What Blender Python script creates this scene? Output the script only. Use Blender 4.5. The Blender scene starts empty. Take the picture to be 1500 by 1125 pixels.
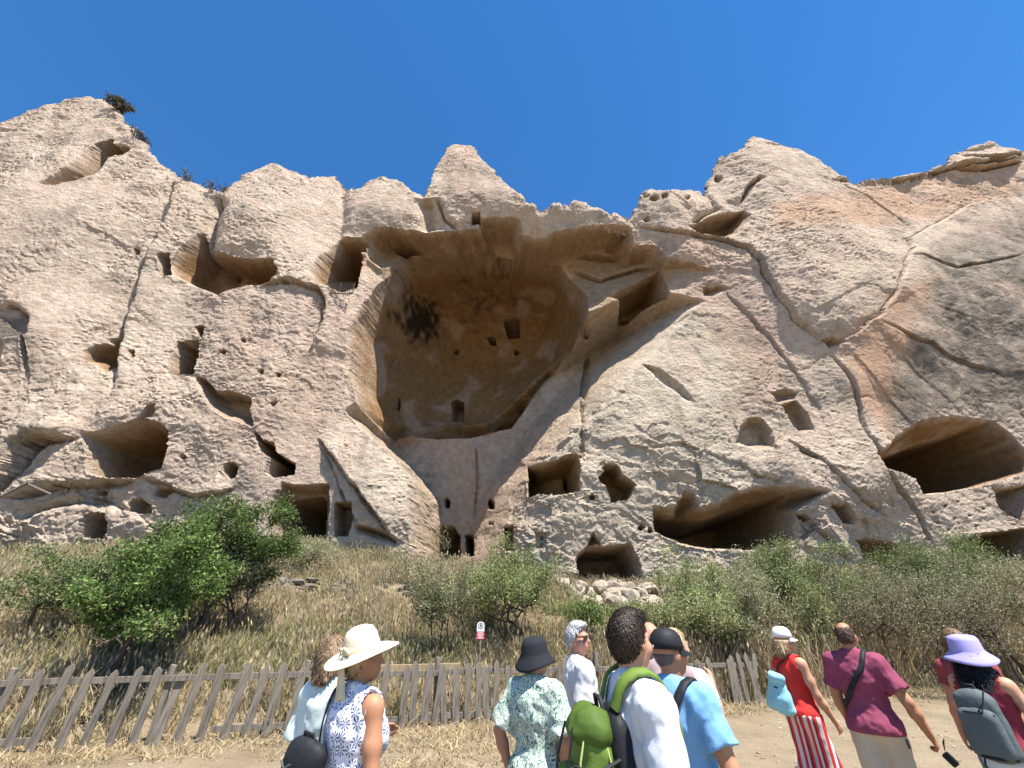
import bpy, bmesh, math, random
import numpy as np
from mathutils import Vector, Matrix

# ------------------------------------------------------------------ camera, light, exposure
scene = bpy.context.scene
COL = scene.collection
F_PX, TILT, CAM_H = 620.0, math.radians(28.3), 1.75       # photo is 1500 px wide
cam_d = bpy.data.cameras.new('camera')
cam_d.sensor_width = 36.0
cam_d.lens = 36.0 * F_PX / 1500.0
cam_d.clip_start = 0.05
cam_d.clip_end = 2000.0
cam = bpy.data.objects.new('camera', cam_d)
COL.objects.link(cam)
cam.location = (0, 0, CAM_H)
cam.rotation_euler = (math.radians(90) + TILT, 0, 0)
scene.camera = cam

SUN_EL, SUN_AZ = math.radians(66), math.radians(44)       # azimuth: to the right of straight behind the camera
sun_dir = Vector((math.sin(SUN_AZ) * math.cos(SUN_EL), -math.cos(SUN_AZ) * math.cos(SUN_EL), math.sin(SUN_EL)))
world = bpy.data.worlds.new('World')
scene.world = world
world.use_nodes = True
wn = world.node_tree
wn.nodes.clear()
w_out = wn.nodes.new('ShaderNodeOutputWorld')
w_bg = wn.nodes.new('ShaderNodeBackground')
w_sky = wn.nodes.new('ShaderNodeTexSky')
w_sky.sky_type = 'NISHITA'
w_sky.sun_disc = False
w_sky.sun_elevation = SUN_EL
w_sky.sun_rotation = math.atan2(sun_dir.x, sun_dir.y)
w_sky.altitude = 1100
w_sky.air_density = 1.0
w_sky.dust_density = 0.0
w_sky.ozone_density = 3.0
w_bg.inputs['Strength'].default_value = 0.106
w_hs = wn.nodes.new('ShaderNodeHueSaturation')
w_hs.inputs['Saturation'].default_value = 1.27
w_hs.inputs['Hue'].default_value = 0.50
wn.links.new(w_sky.outputs[0], w_hs.inputs['Color'])
wn.links.new(w_hs.outputs[0], w_bg.inputs['Color'])
wn.links.new(w_bg.outputs[0], w_out.inputs['Surface'])

sun_d = bpy.data.lights.new('sun', 'SUN')
sun_d.energy = 5.0
sun_d.angle = math.radians(0.5)
sun_d.color = (1.0, 0.955, 0.88)
sun = bpy.data.objects.new('sun', sun_d)
COL.objects.link(sun)
sun.rotation_euler = sun_dir.to_track_quat('Z', 'Y').to_euler()
sun.location = (20, -30, 60)

scene.view_settings.view_transform = 'Standard'
scene.view_settings.look = 'None'
scene.view_settings.exposure = 1.12
scene.view_settings.gamma = 1.0
scene.view_settings.use_curve_mapping = False
scene.render.engine = 'CYCLES'
scene.cycles.use_denoising = True
scene.cycles.max_bounces = 6
scene.cycles.diffuse_bounces = 2
scene.cycles.transparent_max_bounces = 6

# ------------------------------------------------------------------ small helpers
rng = np.random.RandomState(7)
random.seed(7)

def ray(px, py):
    """direction through a photo pixel; y component = forward distance"""
    px = np.asarray(px, float); py = np.asarray(py, float)
    cx = px - 750.0; cy = 562.5 - py
    return cx, F_PX * math.cos(TILT) - cy * math.sin(TILT), F_PX * math.sin(TILT) + cy * math.cos(TILT)

def at_y(px, py, y):
    rx, ry, rz = ray(px, py)
    return Vector((float(rx / ry * y), y, CAM_H + float(rz / ry * y)))

def at_z(px, py, z):
    rx, ry, rz = ray(px, py)
    s = (z - CAM_H) / float(rz)
    return Vector((float(rx) * s, float(ry) * s, z))

_perm = np.random.RandomState(3).permutation(256).astype(np.int32)
_perm = np.concatenate([_perm, _perm, _perm])
_gr = np.random.RandomState(5).normal(size=(256, 3)).astype(np.float32)
_gr /= np.linalg.norm(_gr, axis=1, keepdims=True)

def pnoise(x, y, z):
    """gradient noise, about -0.7..0.7"""
    x = np.asarray(x, np.float32); y = np.asarray(y, np.float32); z = np.asarray(z, np.float32)
    x, y, z = np.broadcast_arrays(x, y, z)
    xf = np.floor(x); yf = np.floor(y); zf = np.floor(z)
    xi = xf.astype(np.int32) & 255; yi = yf.astype(np.int32) & 255; zi = zf.astype(np.int32) & 255
    x = x - xf; y = y - yf; z = z - zf
    u = x * x * x * (x * (x * 6 - 15) + 10); v = y * y * y * (y * (y * 6 - 15) + 10); w = z * z * z * (z * (z * 6 - 15) + 10)
    def g(dx, dy, dz):
        h = _perm[_perm[_perm[xi + dx] + yi + dy] + zi + dz]
        gg = _gr[h]
        return gg[..., 0] * (x - dx) + gg[..., 1] * (y - dy) + gg[..., 2] * (z - dz)
    a = g(0, 0, 0); a = a + u * (g(1, 0, 0) - a)
    b = g(0, 1, 0); b = b + u * (g(1, 1, 0) - b)
    a = a + v * (b - a)
    c = g(0, 0, 1); c = c + u * (g(1, 0, 1) - c)
    d = g(0, 1, 1); d = d + u * (g(1, 1, 1) - d)
    c = c + v * (d - c)
    return a + w * (c - a)

def fbm(x, y, z, octv=3, gain=0.5):
    s = 0; a = 1.0
    for o in range(octv):
        s = s + a * pnoise(x, y, z)
        x = x * 2.03 + 17.1; y = y * 2.03 + 5.3; z = z * 2.03 + 9.7
        a *= gain
    return s

def sstep(e0, e1, x):
    t = np.clip((x - e0) / (e1 - e0), 0, 1)
    return t * t * (3 - 2 * t)

def mesh_from_arrays(name, verts, quads=None, tris=None, smooth=True):
    me = bpy.data.meshes.new(name)
    verts = np.ascontiguousarray(verts, np.float32).reshape(-1, 3)
    loops = []; starts = []; n = 0
    if quads is not None and len(quads):
        q = np.asarray(quads, np.int32).reshape(-1, 4)
        loops.append(q.ravel()); starts.append(np.arange(len(q), dtype=np.int32) * 4); n += q.size
    if tris is not None and len(tris):
        t = np.asarray(tris, np.int32).reshape(-1, 3)
        loops.append(t.ravel()); starts.append(np.arange(len(t), dtype=np.int32) * 3 + n); n += t.size
    loops = np.concatenate(loops); starts = np.concatenate(starts)
    me.vertices.add(len(verts)); me.vertices.foreach_set('co', verts.ravel())
    me.loops.add(len(loops)); me.loops.foreach_set('vertex_index', loops)
    me.polygons.add(len(starts)); me.polygons.foreach_set('loop_start', starts)
    me.polygons.foreach_set('use_smooth', np.full(len(starts), smooth, dtype=bool))
    me.update(calc_edges=True)
    me.validate()
    return me

def add_colors(me, col, name='Col'):
    a = me.color_attributes.new(name, 'FLOAT_COLOR', 'POINT')
    c = np.ones((len(col), 4), np.float32); c[:, :3] = col
    a.data.foreach_set('color', c.ravel())

def link(name, me, mat=None, parent=None, loc=None, rot=None):
    o = bpy.data.objects.new(name, me)
    COL.objects.link(o)
    if mat is not None and me is not None and len(me.materials) == 0:
        me.materials.append(mat)
    if parent is not None:
        o.parent = parent
    if loc is not None:
        o.location = loc
    if rot is not None:
        o.rotation_euler = rot
    return o

def tag(o, label, cat, group=None):
    o['label'] = label; o['category'] = cat
    if group:
        o['group'] = group
    return o

def empty(name, loc=(0, 0, 0), rz=0.0):
    o = bpy.data.objects.new(name, None)
    COL.objects.link(o)
    o.location = loc; o.rotation_euler = (0, 0, rz)
    o.empty_display_size = 0.1
    return o

# ------------------------------------------------------------------ materials
def new_mat(name):
    m = bpy.data.materials.new(name); m.use_nodes = True
    nt = m.node_tree; nt.nodes.clear()
    out = nt.nodes.new('ShaderNodeOutputMaterial')
    bs = nt.nodes.new('ShaderNodeBsdfPrincipled')
    bs.inputs['Roughness'].default_value = 0.9
    bs.inputs['Specular IOR Level'].default_value = 0.2
    nt.links.new(bs.outputs[0], out.inputs[0])
    return m, nt, bs

def nd(nt, kind, **kw):
    n = nt.nodes.new(kind)
    for k, v in kw.items():
        if k in n.inputs:
            n.inputs[k].default_value = v
        else:
            setattr(n, k, v)
    return n

def ramp(nt, fac, stops):
    r = nt.nodes.new('ShaderNodeValToRGB')
    els = r.color_ramp.elements
    while len(els) < len(stops):
        els.new(0.5)
    for e, (p, c) in zip(els, stops):
        e.position = p
        e.color = (c, c, c, 1) if isinstance(c, (int, float)) else (*c, 1)
    nt.links.new(fac, r.inputs[0])
    return r

def mixc(nt, fac, a, b, mode='MIX'):
    m = nt.nodes.new('ShaderNodeMix'); m.data_type = 'RGBA'; m.blend_type = mode
    def put(sock, v):
        if isinstance(v, (int, float)):
            sock.default_value = v
        elif isinstance(v, tuple):
            sock.default_value = (*v, 1)
        else:
            nt.links.new(v, sock)
    put(m.inputs[0], fac); put(m.inputs[6], a); put(m.inputs[7], b)
    return m.outputs[2]

def noise_mat(name, c1, c2, scale=8.0, detail=4.0, rough=0.9, bump=0.0, bscale=None, spec=0.2, coords='Object', stretch=None, distance=0.02):
    """two-tone noise colour with optional bump"""
    m, nt, bs = new_mat(name)
    tc = nt.nodes.new('ShaderNodeTexCoord')
    vec = tc.outputs[coords]
    if stretch:
        mp = nt.nodes.new('ShaderNodeMapping'); mp.inputs['Scale'].default_value = stretch
        nt.links.new(vec, mp.inputs[0]); vec = mp.outputs[0]
    n = nd(nt, 'ShaderNodeTexNoise', Scale=scale, Detail=detail, Roughness=0.6)
    nt.links.new(vec, n.inputs['Vector'])
    r = ramp(nt, n.outputs[0], [(0.3, c1), (0.7, c2)])
    nt.links.new(r.outputs[0], bs.inputs['Base Color'])
    bs.inputs['Roughness'].default_value = rough
    bs.inputs['Specular IOR Level'].default_value = spec
    if bump:
        n2 = nd(nt, 'ShaderNodeTexNoise', Scale=bscale or scale * 3, Detail=5.0, Roughness=0.65)
        nt.links.new(vec, n2.inputs['Vector'])
        b = nd(nt, 'ShaderNodeBump', Strength=bump, Distance=distance)
        nt.links.new(n2.outputs[0], b.inputs['Height'])
        nt.links.new(b.outputs[0], bs.inputs['Normal'])
    return m
# ------------------------------------------------------------------ the rock cliff
# sheet over (x, z0): a point is (x, Y0 + t, z0 + slope(z0) * t); t is how far back the rock face lies
Y0, KF = 20.0, 0.01375
ZMIN, ZMAX, NU, NV = 0.5, 51.0, 1420, 720
_v = np.linspace(0, 1, NV); ZR = ZMIN + (ZMAX - ZMIN) * (0.72 * _v + 0.28 * _v * _v)
_u = np.linspace(-1, 1, NU)
def half_w(z0): return 32 + 0.74 * z0
GZ = np.repeat(ZR[:, None], NU, 1)
GX = _u[None, :] * half_w(GZ)
T = 4.0 + 0.055 * (GZ - 4) - 0.10 * np.maximum(-GX - 6, 0)
CAVE = np.zeros_like(T)               # how far a hollow reaches into the rock, for its fresher ochre and painted-in shade

def z0_of(z, t):
    return np.where(z > 8, (z + 8 * KF * t) / (1 + KF * t), z)
def z_of(z0, t):
    return z0 + KF * np.maximum(z0 - 8, 0) * t

def lookup(A, x, z0):
    j = np.interp(z0, ZR, np.arange(NV)); i = (x / half_w(z0) + 1) * 0.5 * (NU - 1)
    j = np.clip(j, 0, NV - 1.001); i = np.clip(i, 0, NU - 1.001)
    j0 = j.astype(int); i0 = i.astype(int); fj = j - j0; fi = i - i0
    return (A[j0, i0] * (1 - fj) * (1 - fi) + A[j0 + 1, i0] * fj * (1 - fi) + A[j0, i0 + 1] * (1 - fj) * fi + A[j0 + 1, i0 + 1] * fj * fi)

def hit(px, py):
    """photo pixels -> (x, z0) on the rock face as it stands now"""
    rx, ry, rz = ray(px, py)
    rx, ry, rz = np.atleast_1d(rx), np.atleast_1d(ry), np.atleast_1d(rz)
    Y = np.arange(14.0, 46, 0.08)[None, :]
    x = rx[:, None] / ry[:, None] * Y; z = CAM_H + rz[:, None] / ry[:, None] * Y
    t = Y - Y0; z0 = z0_of(z, t)
    below = t > lookup(T, x, z0)
    k = np.argmax(below, 1); k = np.where(below.any(1), k, 150)
    n = np.arange(len(k))
    return x[n, k], z0[n, k]

def hit3(px, py):
    x, z0 = hit(px, py); t = lookup(T, x, z0)
    return np.stack([x, Y0 + t, z_of(z0, t)], 1)

def window(x0, x1, z0, z1):
    ja = max(int(np.searchsorted(ZR, z0)) - 1, 0); jb = min(int(np.searchsorted(ZR, z1)) + 1, NV)
    lo = min(x0 / half_w(z0), x0 / half_w(z1)); hi = max(x1 / half_w(z0), x1 / half_w(z1))
    ia = max(int((lo + 1) / 2 * (NU - 1)) - 1, 0); ib = min(int((hi + 1) / 2 * (NU - 1)) + 2, NU)
    return slice(ja, jb), slice(ia, ib)

def seg_dist(X, Z, a, b):
    d = b - a; L = max(float(d @ d), 1e-9)
    h = np.clip(((X - a[0]) * d[0] + (Z - a[1]) * d[1]) / L, 0, 1)
    return np.hypot(X - a[0] - h * d[0], Z - a[1] - h * d[1]), h

def rough_poly(P, amp, step=0.35, seed=0):
    """subdivide an outline and make it uneven"""
    if amp <= 0: return P
    out = []
    for k in range(len(P)):
        a, b = P[k], P[(k + 1) % len(P)]
        n = max(1, int(np.hypot(*(b - a)) / step))
        for m in range(n): out.append(a + (b - a) * m / n)
    out = np.array(out)
    n1 = pnoise(out[:, 0] * 0.9 + seed, out[:, 1] * 0.9, 0.5 + seed) + 0.6 * pnoise(out[:, 0] * 2.3, out[:, 1] * 2.3 + seed, 1.5)
    n2 = pnoise(out[:, 0] * 0.9, out[:, 1] * 0.9, 9.5 + seed) + 0.6 * pnoise(out[:, 0] * 2.3, out[:, 1] * 2.3 + seed, 7.5)
    return out + amp * np.stack([n1, n2], 1)

def hole(pts, depth, top=0.10, side=0.14, bot=0.14, side2=None, botl=None, jag=0.12, dome=False, cave=1.0, seed=None, on=None):
    """hollow out the rock inside an outline; tapers say how far the roof, the sides and the floor take to reach full depth"""
    global T
    pts = np.array(pts, float)
    x, z = hit(pts[:, 0], pts[:, 1])
    P = rough_poly(np.stack([x, z], 1), jag, seed=seed if seed is not None else float(pts[0, 0] % 37))
    sl = window(P[:, 0].min() - .3, P[:, 0].max() + .3, P[:, 1].min() - .3, P[:, 1].max() + .3)
    X, Z = GX[sl], GZ[sl]
    inside = np.zeros(X.shape, bool); f = np.full(X.shape, 1e9); sd = np.full(X.shape, 1e9)
    area = 0.5 * np.sum(P[:, 0] * np.roll(P[:, 1], -1) - np.roll(P[:, 0], -1) * P[:, 1])
    for k in range(len(P)):
        a, b = P[k], P[(k + 1) % len(P)]
        if abs(b[1] - a[1]) > 1e-9:
            c = ((a[1] > Z) != (b[1] > Z)) & (X < (b[0] - a[0]) * (Z - a[1]) / (b[1] - a[1]) + a[0])
            inside ^= c
        d, _ = seg_dist(X, Z, a, b)
        e = (b - a) / max(np.hypot(*(b - a)), 1e-9)
        nz = e[0] if area > 0 else -e[0]          # inward normal, z part
        wt, wb = max(-nz, 0) ** 2, max(nz, 0) ** 2
        nx = -e[1] if area > 0 else e[1]
        tp = top * wt + (botl if (botl and nx > -.05) else bot) * wb + (side2 if (side2 and nx < 0) else side) * (1 - wt - wb)
        f = np.minimum(f, d / tp); sd = np.minimum(sd, d)
    f = np.clip(f, 0, 1)
    if dome:
        f = np.sqrt(np.clip(1 - (1 - f) ** 2, 0, 1))
    else:
        f = f * f * (3 - 2 * f) * 0.5 + f * 0.5
    f = np.where(inside, f, 0)
    T[sl] += depth * f
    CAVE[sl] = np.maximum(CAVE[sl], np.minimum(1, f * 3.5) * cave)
    return f

def blob(px, py, rx, ry, amp, power=2.0):
    x, z = hit([px, px + rx, px, px - rx, px], [py, py, py - ry, py, py + ry])
    wx = (x[1] - x[3]) / 2; wz = (z[2] - z[4]) / 2
    r = ((GX - x[0]) / wx) ** 2 + ((GZ - z[0]) / wz) ** 2
    T[:] += amp * np.exp(-r ** (power / 2))

def line(pts, width, depth, step=0.0, fall=2.0, jag=0.15):
    """a crack along a polyline; step > 0 brings the side on its left hand (walking along it) forward"""
    pts = np.array(pts, float)
    x, z = hit(pts[:, 0], pts[:, 1])
    P = np.stack([x, z], 1)
    out = [P[0]]
    for a, b in zip(P[:-1], P[1:]):
        n = max(1, int(np.hypot(*(b - a)) / 0.5))
        for m in range(1, n + 1): out.append(a + (b - a) * m / n)
    P = np.array(out)
    P = P + jag * np.stack([fbm(P[:, 0] * .8, P[:, 1] * .8, 3.3, 2), fbm(P[:, 0] * .8, P[:, 1] * .8, 8.3, 2)], 1)
    m = max(width * 4, fall * 3.0 if step else 0) + 0.3
    sl = window(P[:, 0].min() - m, P[:, 0].max() + m, P[:, 1].min() - m, P[:, 1].max() + m)
    X, Z = GX[sl], GZ[sl]
    best = np.full(X.shape, 1e9); sgn = np.zeros(X.shape); par = np.zeros(X.shape)
    n = len(P) - 1
    for k in range(n):
        d, h = seg_dist(X, Z, P[k], P[k + 1])
        e = P[k + 1] - P[k]
        s = np.sign(e[0] * (Z - P[k][1]) - e[1] * (X - P[k][0]))
        w = d < best
        best = np.where(w, d, best); sgn = np.where(w, s, sgn); par = np.where(w, (k + h) / n, par)
    fade = np.clip(np.sin(np.pi * np.clip(par, 0, 1)) * 2.2, 0, 1)
    g = depth * fade * np.exp(-(best / width) ** 1.5)
    if step:
        g = g - np.where(sgn > 0, step * fade * np.exp(-best / fall) * np.clip(1 - best / m, 0, 1), 0)
    T[sl] += g
    return sl

# --- large forms
blob(60, 430, 260, 420, -3.0)
blob(210, 620, 120, 120, -1.0)
blob(415, 330, 85, 90, -1.8)
blob(562, 310, 55, 45, -1.2)
blob(395, 540, 110, 200, -1.7, 2.2)
blob(560, 730, 60, 110, -1.6)
blob(690, 270, 75, 65, -1.4)
blob(1190, 420, 110, 120, -2.2, 2.6)
blob(1460, 470, 170, 190, -1.6, 2.0)
blob(1110, 250, 70, 60, -1.6)
blob(985, 620, 180, 120, -1.0)
blob(1230, 700, 100, 60, -1.0)
blob(985, 310, 50, 35, -1.0)
blob(840, 315, 190, 45, -2.2, 2.6)
blob(1010, 375, 70, 40, -1.2)
T += 0.9 * fbm(GX * 0.09, GZ * 0.06, 1.0, 3) + 0.35 * fbm(GX * 0.35, GZ * 0.22, 4.0, 2)

# --- skyline
SKY = [(-60, 176), (0, 178), (40, 160), (75, 152), (100, 143), (125, 140), (155, 146), (170, 156), (181, 173), (196, 192), (215, 215), (235, 235), (255, 248), (268, 262), (290, 265), (315, 275), (330, 283), (345, 265), (362, 248), (385, 240), (412, 238), (425, 250), (455, 256), (490, 257), (500, 265), (520, 272), (545, 258), (565, 255), (590, 265), (620, 288), (628, 270), (636, 248), (645, 230), (658, 212), (672, 208), (688, 211), (705, 226), (725, 250), (745, 268), (760, 279), (775, 293), (790, 304), (810, 297), (830, 299), (845, 292), (858, 291), (875, 300), (895, 308), (921, 316), (933, 298), (940, 285), (948, 273), (975, 280), (1000, 278), (1020, 280), (1032, 286), (1037, 265), (1048, 240), (1055, 226), (1080, 220), (1095, 204), (1110, 200), (1150, 210), (1180, 220), (1205, 235), (1230, 256), (1250, 266), (1290, 263), (1330, 256), (1385, 243), (1389, 228), (1420, 216), (1450, 207), (1480, 214), (1500, 218), (1560, 228)]
SKY = np.array(SKY, float)
sx, sz = hit(SKY[:, 0], SKY[:, 1])
sx = np.concatenate([[-90], sx, [90]]); sz = np.concatenate([[sz[0]], sz, [sz[-1]]])
sx = np.maximum.accumulate(sx + np.arange(len(sx)) * 1e-4)
ZSKY = np.interp(GX, sx, sz) + 0.45 * np.round(3 * pnoise(GX * 0.9, 0.3, 0.7)) / 3 + 0.3 * pnoise(GX * 1.7, 0.3, 2.7) + 0.2 * pnoise(GX * 4.1, 0.3, 5.7) - 0.05
DSKY = GZ - ZSKY
over = np.maximum(DSKY, 0)
TEX = 2.2 * np.minimum(over, .3)
T += TEX + 0.35 * np.clip(1 + DSKY / 0.8, 0, 1) ** 2

# --- gullies, edges and cracks between the rock masses
line([(268, 262), (250, 310), (228, 355), (207, 410), (192, 460), (176, 520), (165, 580)], 0.14, 0.45, 0.5, 4.0)
line([(322, 285), (318, 310), (306, 345), (303, 385)], 0.6, 1.5, 0.8, 2.5)
line([(502, 268), (499, 310), (490, 355), (470, 385)], 0.8, 0.7)
line([(623, 290), (629, 320), (632, 343)], 0.6, 1.1)
line([(1032, 288), (1048, 310), (1010, 330)], 0.2, 0.6, 0.3, 1.5)
line([(927, 318), (935, 333), (985, 342), (1045, 350), (1095, 363), (1122, 410), (1160, 468), (1213, 512)], 0.06, 0.5, 0.4, 6.0, .3)
line([(1215, 512), (1250, 572), (1280, 650), (1303, 692), (1350, 760), (1368, 805)], 0.05, 0.4, 0.12, 5.0, .35)
line([(1505, 284), (1420, 300), (1372, 328), (1332, 350), (1322, 400), (1290, 460), (1216, 510)], 0.06, 0.2, 0.35, 8.0, .4)
line([(1290, 466), (1310, 478), (1345, 500), (1390, 520), (1470, 552)], 0.05, 0.4, 0.12, 4.0, .35)
line([(1325, 378), (1350, 372), (1400, 392), (1460, 382), (1500, 372)], 0.06, 0.3, 0.12, 2.0)
line([(1085, 300), (1095, 275), (1120, 255)], 0.15, 0.8, 0.4, 2.0)
line([(1055, 420), (1100, 470), (1160, 545), (1195, 590), (1210, 630)], 0.05, 0.2, 0.12, 5.0, .4)
line([(1215, 262), (1255, 270), (1310, 268), (1385, 250), (1500, 232)], 0.15, 0.7, 0.9, 1.2)
line([(1230, 268), (1275, 290), (1330, 330)], 0.08, 0.25)
line([(1386, 244), (1430, 250), (1500, 236)], 0.12, 0.8, 0.9, 1.0)
line([(1395, 230), (1450, 236), (1500, 224)], 0.12, 0.7, 0.7, 0.8)
hole([(938, 532), (965, 540), (1000, 565), (1022, 592), (1010, 592), (985, 572), (960, 556)], 0.5, top=.15, side=.3, bot=.8, jag=.15, cave=0)
line([(940, 655), (1000, 650), (1060, 672), (1110, 700), (1160, 712)], 0.04, 0.2, 0.06, 2.5, .4)
line([(1150, 640), (1190, 665), (1230, 700), (1262, 735), (1300, 752)], 0.05, 0.35, 0.15, 2.5, .4)
line([(1165, 750), (1215, 790), (1245, 825)], 0.06, 0.4, 0.25, 2.0, .3)
line([(380, 420), (425, 412), (468, 425), (478, 440), (470, 480), (455, 520)], 0.10, 0.3, 0.6, 3.5)
line([(0, 458), (25, 450), (52, 470), (50, 492), (0, 502)], 0.12, 0.3, 0.6, 2.5)
line([(0, 722), (30, 690), (48, 656), (70, 644), (120, 641)], 0.15, 0.6, 1.3, 2.4)
line([(205, 700), (290, 730), (330, 722), (350, 712)], 0.08, 0.3, 0.4, 1.4)
line([(0, 730), (60, 715), (130, 712), (200, 702)], 0.15, 0.5, 0.7, 1.2)
line([(20, 760), (70, 738), (130, 735), (185, 748)], 0.15, 0.5, -0.6, 1.2)
line([(465, 640), (510, 700), (560, 765), (580, 800)], 0.07, 0.4, 0.5, 2.0)
line([(475, 655), (500, 720), (525, 775)], 0.06, 0.35, 0.2, 1.2)
line([(640, 290), (652, 320), (672, 340)], 0.15, 0.6, 0.4, 1.5)
line([(860, 555), (856, 610), (850, 680)], 0.08, 0.4, -0.3, 1.5)

# --- the great hollow in the middle: a roofed bay, the apse in it and the channel that drains it
hole([(505, 600), (540, 640), (575, 668), (602, 702), (600, 760), (596, 950), (740, 950), (745, 860), (770, 790), (800, 715), (850, 640), (925, 550), (985, 490), (1035, 440), (940, 420), (820, 470), (750, 530), (700, 555), (600, 560), (545, 570)],
     7.4, top=1.6, side=0.6, side2=4.2, bot=4.0, botl=0.6, jag=0.15, cave=0.25)
hole([(528, 350), (545, 334), (572, 332), (600, 338), (640, 345), (676, 341), (700, 336), (703, 318), (760, 322), (770, 346), (795, 351), (832, 341), (872, 334), (902, 331), (925, 334), (929, 360), (962, 361), (978, 381), (1012, 385), (1045, 394), (1050, 405), (1030, 414), (990, 440), (930, 490), (870, 525), (800, 545), (700, 560), (600, 560), (540, 520), (505, 560), (515, 470), (548, 425), (525, 405)],
     3.2, top=0.35, side=0.9, bot=7.5, jag=0.25, cave=0.6)
hole([(556, 415), (600, 385), (650, 380), (700, 362), (760, 368), (820, 390), (856, 430), (858, 480), (832, 515), (795, 560), (768, 600), (748, 628), (690, 641), (620, 640), (566, 634), (530, 600), (513, 550), (525, 470)],
     11.0, top=6.0, side=4.6, side2=4.2, bot=3.0, jag=0.1, dome=True, cave=1.0)
def box_blur(A, r):
    for ax in (0, 1):
        B = np.concatenate([np.repeat(A.take([0], ax), r + 1, ax), A, np.repeat(A.take([-1], ax), r, ax)], ax)
        Cs = np.cumsum(B, ax); n = A.shape[ax]
        A = (Cs.take(np.arange(2 * r + 1, 2 * r + 1 + n), ax) - Cs.take(np.arange(n), ax)) / (2 * r + 1)
    return A
ax_, az_ = hit([540, 690, 850, 690], [500, 400, 470, 630])
sl = window(-14, 14, 12, 40)
Tb = box_blur(box_blur(T[sl], 14), 14)
am = np.exp(-((((GX[sl] - (ax_[0] + ax_[2]) / 2) / (0.40 * (ax_[2] - ax_[0]))) ** 2 + ((GZ[sl] - (az_[1] + az_[3]) / 2) / (0.34 * (az_[1] - az_[3]))) ** 2) ** 3))
T[sl] = T[sl] + am * (Tb - T[sl])
line([(500, 345), (560, 400), (610, 385), (660, 378), (690, 372)], 0.25, -0.6)
line([(585, 400), (620, 378), (660, 380), (740, 375)], 0.15, 0.5, 0.6, 0.8)
line([(790, 372), (850, 368), (920, 362)], 0.2, 0.4, 0.8, 0.9)
line([(835, 395), (880, 412), (930, 395), (975, 385)], 0.2, 0.3, 0.6, 0.8)
line([(640, 345), (690, 400), (700, 450), (690, 480)], 0.2, 0.25)
line([(697, 650), (700, 700), (694, 765)], 0.12, 0.3, 0.25, 2.0)

# --- caves, rooms, doors and scars
SC = dict(top=0.12, side=0.3, bot=0.7, jag=0.15, cave=0.45)      # a scar: roof, then a sloping back
hole([(55, 268), (100, 243), (140, 211), (165, 204), (168, 213), (190, 217), (180, 226), (163, 233), (140, 256), (112, 263), (80, 269)], 2.6, **SC)
hole([(250, 388), (268, 360), (290, 345), (304, 344), (308, 374), (330, 371), (346, 378), (400, 380), (405, 392), (395, 413), (360, 418), (320, 433), (288, 421), (255, 403)], 3.2, top=.15, side=.3, bot=.6, jag=0.1)
hole([(230, 372), (248, 370), (251, 402), (240, 406), (231, 402)], 4.8, jag=0.05)
hole([(455, 397), (466, 376), (498, 353), (528, 349), (541, 360), (527, 395), (523, 421), (500, 427), (478, 419), (460, 411)], 5.8, top=.6, side=.5, bot=.5, jag=0.08)
hole([(196, 364), (208, 364), (207, 375), (195, 375)], 1.5, jag=0.03)
hole([(116, 540), (125, 515), (137, 506), (160, 504), (162, 497), (177, 496), (176, 520), (166, 539), (150, 546), (141, 536), (130, 531)], 2.0, top=.2, side=.3, bot=.9, jag=0.06)
hole([(245, 541), (262, 501), (293, 499), (286, 530), (283, 546), (262, 546)], 5.1, jag=0.06)
hole([(287, 478), (300, 478), (297, 497), (290, 492)], 0.8, jag=0.05)
hole([(188, 513), (198, 513), (198, 523), (189, 523)], 0.9, jag=0.02)
hole([(286, 550), (302, 556), (318, 573), (342, 575), (367, 582), (369, 627), (350, 618), (330, 611), (312, 597), (292, 571)], 1.5, **SC)
hole([(119, 637), (165, 625), (206, 611), (236, 620), (246, 630), (245, 656), (238, 686), (207, 697), (160, 701), (127, 692), (126, 660)], 7.2, top=.9, side=.6, bot=.35, jag=0.08)
hole([(205, 615), (216, 595), (226, 590), (224, 606), (218, 620)], 0.8, jag=0.05, cave=.3)
hole([(327, 690), (332, 679), (343, 678), (348, 686), (345, 698), (335, 701)], 1.6, jag=0.02)
hole([(372, 631), (386, 645), (403, 649), (405, 664), (432, 680), (432, 695), (398, 701), (388, 691), (396, 671), (379, 660)], 5.6, jag=0.07)
hole([(396, 735), (412, 705), (425, 709), (483, 708), (483, 735), (479, 792), (398, 795)], 1.3, top=.3, side=.25, bot=.3, jag=0.05)
hole([(408, 734), (416, 729), (474, 729), (479, 736), (476, 790), (401, 791), (401, 745)], 6.7, top=.15, side=.15, bot=.15, jag=0.03)
hole([(491, 736), (515, 735), (515, 770), (510, 786), (490, 786)], 1.4, jag=0.03)
hole([(517, 770), (540, 771), (562, 777), (583, 791), (580, 801), (548, 793), (522, 783)], 1.2, top=.2, side=.3, bot=.6, jag=0.05)
hole([(224, 727), (230, 712), (246, 709), (253, 716), (243, 731)], 0.9, top=.5, side=.4, bot=.4, jag=0.03)
hole([(138, 722), (146, 717), (158, 720), (150, 728)], 0.7, jag=0.03)
hole([(185, 751), (190, 735), (205, 730), (222, 740), (222, 752)], 1.0, jag=0.05)
hole([(113, 787), (124, 758), (140, 750), (158, 753), (156, 788)], 4.8, jag=0.06)
hole([(330, 747), (346, 747), (345, 759), (330, 758)], 0.9, jag=0.03)
hole([(372, 746), (380, 746), (379, 762), (372, 760)], 0.9, jag=0.02)
hole([(314, 772), (325, 772), (325, 784), (314, 783)], 0.9, jag=0.02)
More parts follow.
